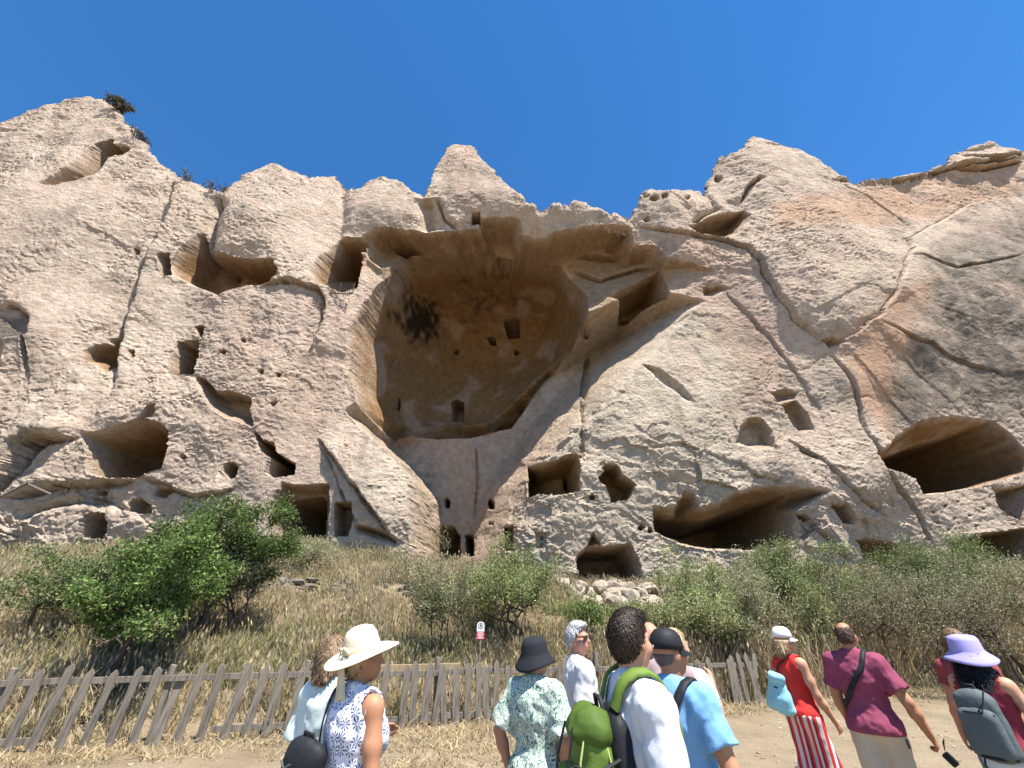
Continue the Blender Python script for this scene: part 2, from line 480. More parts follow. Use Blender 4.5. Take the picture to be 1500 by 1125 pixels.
for (cx, cy, r) in [(328, 516, 4.5), (383, 545, 4.5), (268, 669, 4), (357, 499, 4), (407, 549, 3.5)]:
    hole([(cx + r * math.cos(a), cy + r * math.sin(a)) for a in np.linspace(0, 6.283, 9)[:-1]], 0.8, jag=0.02)
hole([(392, 590), (410, 587), (405, 596), (398, 598)], 0.5, jag=0.03, cave=.3)
# inside the great hollow
hole([(738, 468), (760, 466), (762, 495), (745, 497), (740, 480)], 3.6, jag=0.02)
hole([(852, 478), (860, 472), (866, 484), (862, 498), (854, 492)], 3.2, jag=0.02)
hole([(545, 470), (562, 468), (556, 488), (546, 484)], 2.4, jag=0.05)
hole([(714, 494), (726, 495), (728, 508), (718, 506)], 2.0, jag=0.03)
for (cx, cy, r) in [(668, 516, 5), (757, 517, 4.5), (573, 527, 5), (532, 522, 4.5), (580, 555, 3.5), (600, 500, 4)]:
    hole([(cx + r * math.cos(a), cy + r * math.sin(a)) for a in np.linspace(0, 6.283, 9)[:-1]], 1.8, jag=0.03)
hole([(576, 580), (586, 582), (586, 602), (577, 600)], 2.4, jag=0.03)
hole([(660, 590), (668, 585), (680, 590), (680, 618), (662, 618)], 2.8, jag=0.06)
hole([(572, 362), (586, 350), (598, 352), (614, 369), (600, 381), (590, 376)], 2.2, jag=0.06)
hole([(888, 435), (925, 418), (966, 396), (978, 438), (940, 456), (905, 473)], 4.8, top=.9, side=.2, bot=.2, jag=0.03)
hole([(690, 312), (704, 310), (704, 332), (690, 330)], 1.6, jag=0.04, cave=.3)
hole([(650, 732), (655, 727), (660, 733), (659, 745), (652, 744)], 1.8, jag=0.02)
hole([(714, 735), (719, 729), (725, 735), (724, 747), (716, 746)], 1.8, jag=0.02)
hole([(629, 800), (634, 782), (645, 770), (664, 772), (674, 786), (674, 818), (630, 818)], 5.1, jag=0.05)
hole([(682, 784), (694, 783), (695, 815), (683, 815)], 3.2, jag=0.02)
hole([(716, 765), (724, 765), (724, 770), (716, 770)], 1.0, jag=0.02)
# right of the great hollow
hole([(772, 684), (800, 677), (846, 667), (850, 690), (848, 718), (812, 724), (774, 728)], 4.2, top=.3, side=.2, bot=.2, jag=0.05)
hole([(826, 695), (836, 694), (837, 716), (826, 718)], 1.2, jag=0.02)
hole([(800, 690), (810, 690), (811, 702), (800, 703)], 0.8, jag=0.02)
hole([(876, 702), (888, 681), (905, 682), (911, 696), (932, 710), (921, 731), (897, 736), (890, 715)], 2.2, jag=0.08)
hole([(957, 742), (985, 742), (1004, 719), (1016, 722), (1026, 741), (1052, 735), (1085, 716), (1130, 711), (1180, 712), (1222, 719), (1195, 734), (1168, 748), (1164, 792), (1150, 801), (1092, 809), (1000, 797), (958, 777)], 2.2, top=1.0, side=.6, bot=.4, jag=0.08)
hole([(962, 757), (1030, 764), (1090, 741), (1150, 726), (1156, 748), (1165, 790), (1150, 801), (1092, 808), (1002, 796), (962, 775)], 7.2, top=.4, side=.25, bot=.2, jag=0.07)
hole([(847, 812), (862, 800), (890, 800), (922, 796), (936, 820), (943, 846), (938, 860), (900, 852), (870, 856), (848, 850)], 4.5, top=.4, side=.3, bot=.3, jag=0.09)
hole([(862, 800), (869, 778), (880, 800)], 0.9, jag=0.05)
hole([(808, 835), (848, 862), (852, 890), (835, 880), (820, 850)], 1.1, jag=0.1, cave=.4)
hole([(738, 772), (754, 770), (754, 806), (739, 807)], 1.3, jag=0.02)
hole([(789, 785), (797, 785), (797, 803), (790, 803)], 0.9, jag=0.02)
hole([(780, 778), (802, 778), (803, 806), (782, 806)], 0.2, jag=0.02, cave=.2)
for (cx, cy, r) in [(940, 773, 4.5), (953, 778, 4), (824, 780, 2.5), (868, 728, 4)]:
    hole([(cx + r * math.cos(a), cy + r * math.sin(a)) for a in np.linspace(0, 6.283, 9)[:-1]], 0.7, jag=0.02)
hole([(1078, 650), (1082, 625), (1098, 612), (1117, 613), (1130, 630), (1139, 656), (1110, 660)], 1.0, top=.25, side=.25, bot=.7, jag=0.03, cave=.3)
hole([(1146, 592), (1165, 586), (1182, 604), (1194, 631), (1172, 634), (1158, 614)], 1.0, top=.25, side=.2, bot=.6, jag=0.03, cave=.4)
hole([(1128, 575), (1150, 570), (1170, 576), (1165, 588), (1140, 592)], 0.8, top=.3, side=.4, bot=.6, jag=0.1, cave=.3)
hole([(1284, 663), (1311, 640), (1350, 615), (1402, 609), (1452, 615), (1482, 636), (1508, 668), (1508, 692), (1432, 714), (1352, 726), (1340, 702), (1300, 688)], 1.8, top=.9, side=.5, bot=.3, jag=0.07)
hole([(1296, 668), (1350, 648), (1420, 630), (1450, 618), (1482, 650), (1500, 690), (1430, 713), (1350, 724), (1343, 704), (1302, 688)], 7.2, top=.5, side=.3, bot=.2, jag=0.05)
hole([(1394, 797), (1425, 783), (1465, 777), (1520, 772), (1530, 850), (1400, 850), (1390, 820)], 4.2, top=.3, side=.4, bot=.4, jag=0.06)
hole([(1252, 789), (1285, 791), (1312, 797), (1326, 812), (1330, 842), (1270, 830)], 1.6, top=.2, side=.3, bot=.6, jag=0.06, cave=.7)
hole([(1213, 736), (1240, 740), (1252, 767), (1233, 768)], 1.0, jag=0.05, cave=.5)
hole([(1457, 717), (1508, 708), (1512, 772), (1484, 758), (1462, 742)], 1.6, top=.2, side=.25, bot=.5, jag=0.06, cave=.3)
hole([(1008, 330), (1045, 315), (1090, 308), (1098, 315), (1086, 341), (1060, 351), (1030, 346)], 2.4, top=.3, side=.4, bot=1.6, jag=0.1, cave=.6)
hole([(1028, 422), (1055, 417), (1070, 424), (1045, 436), (1030, 436)], 0.9, top=.2, side=.4, bot=.9, jag=0.1, cave=.2)
hole([(1197, 498), (1215, 512), (1243, 500), (1225, 494)], 0.9, top=.3, side=.3, bot=.5, jag=0.08, cave=.4)
for (cx, cy, r) in [(946, 286, 5), (959, 291, 6), (975, 287, 5), (948, 322, 5), (1052, 262, 6), (1008, 290, 5)]:
    hole([(cx + 1.3 * r * math.cos(a), cy + r * math.sin(a)) for a in np.linspace(0, 6.283, 9)[:-1]], 0.8, top=.3, side=.3, bot=.6, jag=0.08, cave=.3)
for (cx, cy) in [(1385, 742), (1402, 735), (1398, 760), (1375, 765), (1420, 755), (1440, 745), (1390, 775), (1358, 790), (1430, 770), (1366, 750)]:
    hole([(cx + 4 * math.cos(a), cy + 3 * math.sin(a)) for a in np.linspace(0, 6.283, 7)[:-1]], 0.35, jag=0.04, cave=.3)
hole([(848, 580), (856, 530), (866, 520), (866, 555), (858, 590)], 0.7, jag=0.06, cave=.4)

# --- build the sheet, roughen it along its normals
P = np.stack([GX, Y0 + T, z_of(GZ, T) - 3.0 * TEX], -1)
def sheet_normals(P):
    du = np.gradient(P, axis=1); dv = np.gradient(P, axis=0)
    n = np.cross(du, dv); n /= np.maximum(np.linalg.norm(n, axis=-1, keepdims=True), 1e-9)
    return n                                           # points towards the camera (-y)
N = sheet_normals(P)
x, y, z = [P[..., k].astype(np.float32) for k in range(3)]
SX, SZ = GX[::4, ::4], GZ[::4, ::4]
def upsample(A):
    j = np.minimum(np.arange(NV) / 4, A.shape[0] - 1.001); i = np.minimum(np.arange(NU) / 4, A.shape[1] - 1.001)
    j0 = j.astype(int); i0 = i.astype(int); fj = (j - j0)[:, None]; fi = (i - i0)[None, :]
    R = A[j0] * (1 - fj) + A[j0 + 1] * fj
    return R[:, i0] * (1 - fi) + R[:, i0 + 1] * fi
def px_mask(poly, soft):
    """signed distance to a region of the rock face given by an outline"""
    pts = np.array(poly, float); hx, hz = hit(pts[:, 0], pts[:, 1])
    Q = np.stack([hx, hz], 1)
    ins = np.zeros(SX.shape, bool); sd = np.full(SX.shape, 1e9)
    for k in range(len(Q)):
        a, b = Q[k], Q[(k + 1) % len(Q)]
        if abs(b[1] - a[1]) > 1e-9:
            ins ^= ((a[1] > SZ) != (b[1] > SZ)) & (SX < (b[0] - a[0]) * (SZ - a[1]) / (b[1] - a[1]) + a[0])
        d, _ = seg_dist(SX, SZ, a, b); sd = np.minimum(sd, d)
    return upsample(np.where(ins, sd, -sd))
WOB = 1.2 * fbm(x * 0.5, y * 0.3, z * 0.5, 3)
def soft(poly, w): return sstep(-w, w, px_mask(poly, w) + WOB * w)
dome_m = soft([(1310, 420), (1335, 350), (1420, 310), (1520, 300), (1520, 600), (1400, 600), (1300, 640), (1240, 560), (1290, 470)], 1.2)
sm_m = soft([(880, 500), (1000, 430), (1120, 600), (1160, 720), (1000, 720), (860, 660)], 1.5)
rough = np.clip(1.0 - 0.75 * CAVE - 0.6 * dome_m - 0.25 * sm_m, 0.15, 1)
patch = 0.72 * np.clip(0.75 + 1.0 * fbm(x * 0.13, y * 0.13, z * 0.13 + 4, 2), 0.35, 1.3)
wx = 0.35 * pnoise(x * .8, y * .8, z * .8 + 9)
b1 = fbm(x * 0.55 - z * .2, y * 0.6, z * 0.85 + x * .25, 2)
b2 = np.abs(pnoise(x * 1.5 - z * .5 + wx, y * 1.9, z * 2.7 + x * .7 + 3)); b3 = np.abs(pnoise(x * 3.4 - z * .8, y * 4.6, z * 6.2 + x * 1.2 + wx)); b4 = pnoise(x * 9, y * 9, z * 12)
flute = pnoise(x * 1.4 + 0.15 * z, y * 0.6, z * 0.10)
ft_m = soft([(330, 440), (540, 420), (520, 560), (500, 700), (330, 640)], 2.0)
ck = pnoise(x * 0.33 + 1.5 * wx, y * 0.35, z * 0.26 + 1.2 * wx + x * .12); ckm = sstep(0.0, 0.3, pnoise(x * .12, y * .1, z * .12 + 7) + 0.1)
crack = np.exp(-np.abs(ck) / 0.018) * ckm
def saw(ph): return 1 - (ph - np.floor(ph))
lw = fbm(x * .5, y * .5, z * .4, 3)
ledge = .6 * (saw(z * 1.5 + .3 * x + 2.6 * lw) - .5) * np.clip(0.35 + 1.6 * pnoise(x * .35, y * .35, z * .5 + 3), 0, 1) + .6 * (saw(z * 3.4 - .5 * x + 3.4 * fbm(x * 1.1, y * 1.1, z * .9, 2)) - .5) * np.clip(.5 + 1.4 * pnoise(x * .8, y * .8, z * .9 + 6), 0, 1)
pit = np.clip(pnoise(x * 2.2, y * 2.2, z * 2.6 + 4) - .34, 0, 1)
disp = rough * patch * (0.20 * ledge - 0.6 * pit) + rough * patch * (0.16 * b1 + 0.15 * (b2 - .25) + 0.13 * (b3 - .25) + 0.04 * b4) + 0.10 * fbm(x * .3, y * .3, z * .3, 2) + ft_m * 0.16 * flute - 0.06 * crack * np.clip(1.2 - CAVE, 0, 1)
disp = disp.astype(np.float64)
# angular spalls: uneven cells, each a tilted facet of its own
def facets(cx, cz, seed, warp):
    u = GX / cx + warp; v = z / cz + 0.25 * GX / cx - warp; iu = np.floor(u).astype(np.int64); iv = np.floor(v).astype(np.int64)
    best = np.full(u.shape, 1e9); val = np.zeros(u.shape)
    for du in (-1, 0, 1):
        for dv in (-1, 0, 1):
            h = ((iu + du) * 73856093 ^ (iv + dv) * 19349663 ^ seed * 83492791) & 0xFFFF
            h1 = (h * 40503 & 0xFFFF) / 65536.; h2 = (h * 30011 + 7919 & 0xFFFF) / 65536.; h3 = (h * 52361 + 104729 & 0xFFFF) / 65536.; h4 = (h * 17389 + 1299 & 0xFFFF) / 65536.; h5 = (h * 61553 + 31 & 0xFFFF) / 65536.
            pu = u - (iu + du + h1); pv = v - (iv + dv + h2); d2 = pu * pu + pv * pv; w = d2 < best
            best = np.where(w, d2, best); val = np.where(w, (h3 - .5) + 1.1 * (h4 - .5) * pu + 1.4 * (h5 - .3) * pv, val)
    return val
fm = np.clip(0.30 + 0.9 * np.maximum(soft([(760, 640), (900, 620), (1120, 640), (1300, 700), (1400, 860), (780, 880)], 2.0), soft([(-20, 690), (200, 690), (240, 800), (-20, 800)], 1.5)) + 0.5 * np.exp(-np.abs(DSKY) / 2.0), 0, 1.2) * np.clip(.6 + 1.2 * pnoise(x * .2, y * .2, z * .2 + 12), .15, 1) * np.clip(1 - CAVE, 0.1, 1) * (1 - .6 * dome_m)
disp += fm * (0.30 * facets(2.6, 1.7, 3, .5 * lw) + 0.13 * facets(0.95, 0.6, 8, .5 * wx))
crest = np.exp(-np.abs(DSKY) / 1.2)
disp += crest * 0.35 * pnoise(x * .9, y * .9, z * 1.3)
P = P + N * disp[..., None]

# --- colour of the rock itself, plus shade painted into the hollows
n1 = fbm(x * 0.16, y * 0.16, z * 0.11, 3)[..., None]
n2 = fbm(x * 0.5, y * 0.5, z * 0.5, 3)[..., None]
n3 = fbm(x * 1.9, y * 0.5, z * 0.16, 3)[..., None]
col = np.array([0.61, 0.49, 0.39]) * (1 + 0.16 * n2)
col = col + np.clip(n1 * 1.6, 0, 1) * (np.array([0.61, 0.46, 0.365]) - col) * 0.5
def tint(m, c, k):
    global col
    col = col + (m * k)[..., None] * (np.array(c) - col)
strk = np.clip(0.5 + 1.1 * n3[..., 0], 0, 1)
grain = np.clip(0.5 + 1.3 * fbm(x * 1.6, y * 1.6, z * 1.6, 3), 0, 1)
PINK = (0.52, 0.35, 0.27); SALM = (0.58, 0.36, 0.23); GREY = (0.14, 0.125, 0.105); PALE = (0.58, 0.50, 0.39); OCH_SHADE = (0.31, 0.168, 0.056)
tint(ft_m * strk, PINK, 0.55)
tint(soft([(560, 640), (690, 690), (690, 800), (560, 800)], 1.0), PALE, 0.5)
tint(soft([(870, 480), (1060, 440), (1120, 640), (1000, 840), (780, 850), (760, 740)], 1.5), PALE, 0.7)
tint(soft([(900, 350), (1060, 350), (1160, 520), (1120, 600), (1040, 460)], 1.2), PINK, 0.5)
tint(soft([(1030, 470), (1100, 480), (1190, 600), (1080, 610)], 0.8) * grain, (0.34, 0.25, 0.19), 0.7)
tint(soft([(1130, 300), (1400, 250), (1500, 240), (1500, 285), (1370, 320), (1250, 330), (1140, 335)], 0.8), SALM, 0.65)
tint(soft([(1225, 500), (1320, 420), (1375, 400), (1345, 480), (1305, 640), (1260, 600)], 0.9), SALM, 0.8)
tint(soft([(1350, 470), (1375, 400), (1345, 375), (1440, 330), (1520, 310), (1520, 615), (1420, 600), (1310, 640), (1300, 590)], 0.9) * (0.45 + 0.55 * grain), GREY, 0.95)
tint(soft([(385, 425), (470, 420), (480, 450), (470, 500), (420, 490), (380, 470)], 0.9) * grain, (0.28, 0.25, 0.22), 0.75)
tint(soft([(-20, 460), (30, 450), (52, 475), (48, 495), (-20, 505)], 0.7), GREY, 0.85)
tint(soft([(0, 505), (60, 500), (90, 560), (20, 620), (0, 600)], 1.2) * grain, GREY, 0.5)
tint(soft([(0, 330), (120, 300), (230, 330), (150, 400), (0, 410)], 1.6) * grain, (0.36, 0.31, 0.26), 0.4)
tint(soft([(640, 240), (740, 260), (740, 290), (660, 300)], 0.8) * grain, GREY, 0.6)
tint(soft([(640, 220), (700, 225), (740, 300), (660, 310)], 0.8) * (1 - grain), PINK, 0.7)
tint(np.exp(-np.abs(DSKY) / 0.6) * grain, (0.24, 0.19, 0.14), 0.55)
tint(np.clip(CAVE * 1.1, 0, 1), OCH_SHADE, 0.85)  # fresh ochre rock, with cave shade and warm bounce painted into its colour
tint(np.clip(CAVE, 0, 1) * grain, (0.22, 0.125, 0.05), 0.5)  # darker mottling on top, deepening the painted shade of the hollows
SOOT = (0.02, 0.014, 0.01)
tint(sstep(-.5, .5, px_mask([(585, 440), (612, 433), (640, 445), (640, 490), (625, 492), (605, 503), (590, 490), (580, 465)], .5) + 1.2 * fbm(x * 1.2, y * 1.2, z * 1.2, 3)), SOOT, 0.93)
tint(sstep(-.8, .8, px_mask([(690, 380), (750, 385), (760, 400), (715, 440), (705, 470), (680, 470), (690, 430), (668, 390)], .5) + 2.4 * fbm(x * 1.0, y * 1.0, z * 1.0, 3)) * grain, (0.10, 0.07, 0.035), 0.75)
tint(sstep(-1, 1, px_mask([(560, 640), (600, 640), (640, 700), (600, 690)], .5) + 2 * fbm(x * .9, y * .9, z * .9, 3)) * grain, (0.2, 0.17, 0.14), 0.6)
wat = np.clip(fbm(x * 1.1, y * .3, z * .06, 3) * 1.8 - .1, 0, 1) * np.clip(.5 + 1.5 * fbm(x * .15, y * .15, z * .2, 2), 0, 1)
tint(wat * np.clip(1.2 - CAVE, 0, 1), (0.30, 0.245, 0.195), 0.55)
lich = sstep(.12, .4, fbm(x * .45, y * .45, z * .45 + 30, 3)) * grain
tint(lich * np.clip(1 - CAVE, 0, 1), (0.29, 0.26, 0.215), 0.6)
tint(sstep(.1, .4, fbm(x * .3, y * .3, z * .3 + 50, 3)), (0.58, 0.44, 0.36), 0.5)
low = sstep(9, 4, P[..., 2]); tint(low * grain, PALE, 0.5)
col = np.clip(col, 0.01, 0.8)

idx = np.arange(NV * NU).reshape(NV, NU)
quads = np.stack([idx[:-1, :-1], idx[:-1, 1:], idx[1:, 1:], idx[1:, :-1]], -1)
keep = (DSKY[:-1, :-1] < 0.22) & (P[:-1, :-1, 2] > 2.2)
quads = quads[keep].reshape(-1, 4)
used = np.zeros(NV * NU, bool); used[quads.ravel()] = True
remap = np.cumsum(used) - 1
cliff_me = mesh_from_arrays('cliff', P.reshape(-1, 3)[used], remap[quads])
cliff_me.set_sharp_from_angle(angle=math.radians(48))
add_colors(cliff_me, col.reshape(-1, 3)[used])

m, nt, bs = new_mat('tuff_rock')
at = nd(nt, 'ShaderNodeAttribute', attribute_name='Col')
tc = nt.nodes.new('ShaderNodeTexCoord')
na = nd(nt, 'ShaderNodeTexNoise', Scale=2.2, Detail=8.0, Roughness=0.7)
nb = nd(nt, 'ShaderNodeTexNoise', Scale=11.0, Detail=6.0, Roughness=0.7)
for n_ in (na, nb): nt.links.new(tc.outputs['Object'], n_.inputs['Vector'])
ra = ramp(nt, na.outputs[0], [(0.3, (0.72, 0.70, 0.68)), (0.7, (1.16, 1.15, 1.13))])
rb = ramp(nt, nb.outputs[0], [(0.3, (0.84, 0.83, 0.82)), (0.7, (1.1, 1.1, 1.1))])
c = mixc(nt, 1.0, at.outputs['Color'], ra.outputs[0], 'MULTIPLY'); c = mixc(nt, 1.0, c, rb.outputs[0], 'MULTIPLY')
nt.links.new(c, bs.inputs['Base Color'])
vo = nd(nt, 'ShaderNodeTexVoronoi', Scale=4.5); nt.links.new(tc.outputs['Object'], vo.inputs['Vector'])
mp = nt.nodes.new('ShaderNodeMapping'); mp.inputs['Scale'].default_value = (1.0, 1.0, 2.1); mp.inputs['Rotation'].default_value = (0, .35, 0); nt.links.new(tc.outputs['Object'], mp.inputs[0])
ncz = nd(nt, 'ShaderNodeTexNoise', Scale=2.6, Detail=7.0, Roughness=0.72, Distortion=0.4); nt.links.new(mp.outputs[0], ncz.inputs['Vector'])
bu0 = nd(nt, 'ShaderNodeBump', Strength=0.7, Distance=0.26); nt.links.new(ncz.outputs[0], bu0.inputs['Height'])
bu = nd(nt, 'ShaderNodeBump', Strength=0.85, Distance=0.13); nt.links.new(nb.outputs[0], bu.inputs['Height']); nt.links.new(bu0.outputs[0], bu.inputs['Normal'])
bu2 = nd(nt, 'ShaderNodeBump', Strength=0.35, Distance=0.12); nt.links.new(vo.outputs['Distance'], bu2.inputs['Height'])
nt.links.new(bu.outputs[0], bu2.inputs['Normal']); nt.links.new(bu2.outputs[0], bs.inputs['Normal'])
bs.inputs['Roughness'].default_value = 0.95; bs.inputs['Specular IOR Level'].default_value = 0.1
ROCK = m
cliff = link('cliff', cliff_me, ROCK)
cliff['kind'] = 'structure'
# ------------------------------------------------------------------ the ground: flat path, then a bank up to the foot of the rock
HBX = [-60, -34, -28, -22, -10, -4, 0, 3, 6, 12, 20, 34, 60]
HBZ = [6.4, 6.2, 5.7, 5.0, 4.6, 3.8, 3.4, 2.9, 2.75, 3.2, 3.4, 3.5, 3.6]
def fence_y(x): return 9.75 + 0.30 * np.asarray(x, float)
def ground_z(x, y):
    x = np.asarray(x, float); y = np.asarray(y, float)
    ys = np.clip(10.35 + 0.30 * x, 6.6, 13.4)
    s = np.clip((y - ys) / (23.2 - ys), 0, 1.0)
    hb = np.interp(x, HBX, HBZ)
    h = hb * (s - 0.06 * np.sin(np.pi * np.clip(s, 0, 1) * 2) * np.clip(0.5 + 0.08 * x, -1, 1))
    h = h * sstep(0, 0.06, s)
    lump = 0.30 * fbm(x * 0.35, y * 0.35, 2.2, 3) * sstep(0.02, 0.3, s)
    return h + lump + 0.03 * fbm(x * 0.8, y * 0.8, 6.1, 2)

gx = np.concatenate([np.linspace(-400, -45, 24), np.linspace(-44, 44, 241), np.linspace(45, 400, 24)])
gy = np.concatenate([np.linspace(-400, -12, 26), np.linspace(-11, 34, 161), np.linspace(36, 400, 22)])
MX, MY = np.meshgrid(gx, gy)
MZ = ground_z(MX, MY)
gi = np.arange(MX.size).reshape(MX.shape)
ground_me = mesh_from_arrays('ground', np.stack([MX, MY, MZ], -1), np.stack([gi[:-1, :-1], gi[:-1, 1:], gi[1:, 1:], gi[1:, :-1]], -1))
bankf = sstep(0.05, 0.6, MZ)
fd = np.abs(MY - fence_y(MX) + 0.2)
strip = np.clip(np.exp(-(fd / 1.1) ** 2) + bankf, 0, 1) * np.clip(0.75 + fbm(MX * .6, MY * .6, 3.3, 3), 0, 1)
gcol = np.array([0.27, 0.215, 0.145]) + strip[..., None] * (np.array([0.20, 0.155, 0.09]) - np.array([0.27, 0.215, 0.145]))
rub = np.exp(-(((MX - 4.5) / 2.4) ** 2 + ((MY - 21.5) / 2.2) ** 2))
gcol = gcol + np.clip(rub * 1.4, 0, 1)[..., None] * (np.array([0.50, 0.42, 0.32]) - gcol)
add_colors(ground_me, gcol.reshape(-1, 3))
m, nt, bs = new_mat('dusty_ground')
at = nd(nt, 'ShaderNodeAttribute', attribute_name='Col'); tc = nt.nodes.new('ShaderNodeTexCoord')
na = nd(nt, 'ShaderNodeTexNoise', Scale=1.3, Detail=8.0, Roughness=0.7); nb = nd(nt, 'ShaderNodeTexNoise', Scale=26.0, Detail=6.0, Roughness=0.7)
for n_ in (na, nb): nt.links.new(tc.outputs['Object'], n_.inputs['Vector'])
ra = ramp(nt, na.outputs[0], [(0.3, (0.74, 0.72, 0.70)), (0.7, (1.15, 1.15, 1.15))]); rb = ramp(nt, nb.outputs[0], [(0.3, (0.7, 0.69, 0.68)), (0.7, (1.15, 1.15, 1.15))])
c = mixc(nt, 1.0, at.outputs['Color'], ra.outputs[0], 'MULTIPLY'); c = mixc(nt, 1.0, c, rb.outputs[0], 'MULTIPLY')
nt.links.new(c, bs.inputs['Base Color'])
bu = nd(nt, 'ShaderNodeBump', Strength=0.6, Distance=0.04); nt.links.new(nb.outputs[0], bu.inputs['Height']); nt.links.new(bu.outputs[0], bs.inputs['Normal'])
ground = link('ground', ground_me, m); ground['kind'] = 'structure'

# ------------------------------------------------------------------ dry grass, as scattered tufts
def leafy_mat(name, trans=0.35, gain=1.0):
    m = bpy.data.materials.new(name); m.use_nodes = True; nt = m.node_tree; nt.nodes.clear()
    out = nt.nodes.new('ShaderNodeOutputMaterial'); mx = nt.nodes.new('ShaderNodeMixShader'); mx.inputs[0].default_value = trans
    d = nt.nodes.new('ShaderNodeBsdfPrincipled'); d.inputs['Roughness'].default_value = 0.6; d.inputs['Specular IOR Level'].default_value = 0.25
    t = nt.nodes.new('ShaderNodeBsdfTranslucent'); at = nd(nt, 'ShaderNodeAttribute', attribute_name='Col')
    oi = nt.nodes.new('ShaderNodeObjectInfo')
    r = ramp(nt, oi.outputs['Random'], [(0.0, (0.78 * gain, 0.76 * gain, 0.74 * gain)), (1.0, (1.2 * gain, 1.17 * gain, 1.1 * gain))])
    c = mixc(nt, 1.0, at.outputs['Color'], r.outputs[0], 'MULTIPLY')
    for s in (d.inputs['Base Color'], t.inputs['Color']): nt.links.new(c, s)
    nt.links.new(d.outputs[0], mx.inputs[1]); nt.links.new(t.outputs[0], mx.inputs[2]); nt.links.new(mx.outputs[0], out.inputs[0])
    return m
STRAW = leafy_mat('dry_straw', 0.3); LEAF = leafy_mat('shrub_leaf', 0.3)

def tuft_mesh(name, n, h0, h1, spread, lean, width, cols, seed, heads=0.0):
    r = np.random.RandomState(seed); V = []; Q = []; C = []
    for k in range(n):
        a = r.uniform(0, 6.283); rad = spread * math.sqrt(r.uniform()); bx, by = rad * math.cos(a), rad * math.sin(a)
        h = r.uniform(h0, h1); ld = r.uniform(0, 6.283); ln = r.uniform(0.1, lean) * h
        w = width * r.uniform(.7, 1.3); fa = r.uniform(0, 3.14); fx, fy = math.cos(fa) * w, math.sin(fa) * w
        c = np.array(cols[r.randint(len(cols))]) * r.uniform(.75, 1.2)
        base = len(V)
        for j, t in enumerate((0, 0.55, 1.0)):
            cx, cy, cz = bx + math.cos(ld) * ln * t * t, by + math.sin(ld) * ln * t * t, h * t * (1 - 0.12 * t * lean) - 0.03
            ww = (1.0, 0.8, 0.12)[j]
            V += [(cx - fx * ww, cy - fy * ww, cz), (cx + fx * ww, cy + fy * ww, cz)]; C += [c, c]
        Q += [(base, base + 1, base + 3, base + 2), (base + 2, base + 3, base + 5, base + 4)]
        if r.uniform() < heads:                                   # a seed head
            b2 = len(V); cx, cy, cz = V[base + 4]
            for (dx, dz) in ((0, -.05), (2.2, .0), (0, .06), (-2.2, .0)):
                V.append((cx + fx * dx, cy + fy * dx, cz + dz)); C.append(c * 1.1)
            Q.append((b2, b2 + 1, b2 + 2, b2 + 3))
    me = mesh_from_arrays(name, np.array(V), np.array(Q), smooth=False); add_colors(me, np.array(C)); me.materials.append(STRAW)
    return me

def scatter(name, pts, scale, meshes, seed):
    """one object of grass: points that carry tufts"""
    r = np.random.RandomState(seed); n = len(pts)
    src = bpy.data.collections.new(name + '_tufts')
    for me in meshes: src.objects.link(bpy.data.objects.new('tuft', me))
    me = bpy.data.meshes.new(name); me.vertices.add(n); me.vertices.foreach_set('co', np.asarray(pts, np.float32).ravel())
    a = me.attributes.new('scl', 'FLOAT_VECTOR', 'POINT'); s = np.stack([scale * r.uniform(.8, 1.2, n), scale * r.uniform(.8, 1.2, n), scale], 1)
    a.data.foreach_set('vector', s.astype(np.float32).ravel())
    a = me.attributes.new('rot', 'FLOAT_VECTOR', 'POINT'); a.data.foreach_set('vector', np.stack([r.normal(0, .12, n), r.normal(0, .12, n), r.uniform(0, 6.283, n)], 1).astype(np.float32).ravel())
    a = me.attributes.new('pick', 'INT', 'POINT'); a.data.foreach_set('value', r.randint(0, len(meshes), n).astype(np.int32))
    me.materials.append(STRAW)
    g = bpy.data.node_groups.new(name, 'GeometryNodeTree')
    g.interface.new_socket('Geometry', in_out='INPUT', socket_type='NodeSocketGeometry'); g.interface.new_socket('Geometry', in_out='OUTPUT', socket_type='NodeSocketGeometry')
    gi_, go = g.nodes.new('NodeGroupInput'), g.nodes.new('NodeGroupOutput')
    ci = g.nodes.new('GeometryNodeCollectionInfo'); ci.inputs['Collection'].default_value = src; ci.inputs['Separate Children'].default_value = True; ci.inputs['Reset Children'].default_value = True
    ip = g.nodes.new('GeometryNodeInstanceOnPoints'); ip.inputs['Pick Instance'].default_value = True
    def attr(nm, dt):
        q = g.nodes.new('GeometryNodeInputNamedAttribute'); q.data_type = dt; q.inputs['Name'].default_value = nm; return q.outputs[0]
    g.links.new(gi_.outputs[0], ip.inputs['Points']); g.links.new(ci.outputs[0], ip.inputs['Instance'])
    g.links.new(attr('pick', 'INT'), ip.inputs['Instance Index']); g.links.new(attr('rot', 'FLOAT_VECTOR'), ip.inputs['Rotation']); g.links.new(attr('scl', 'FLOAT_VECTOR'), ip.inputs['Scale'])
    g.links.new(ip.outputs[0], go.inputs[0])
    o = link(name, me); md = o.modifiers.new('scatter', 'NODES'); md.node_group = g
    o['kind'] = 'stuff'
    return o

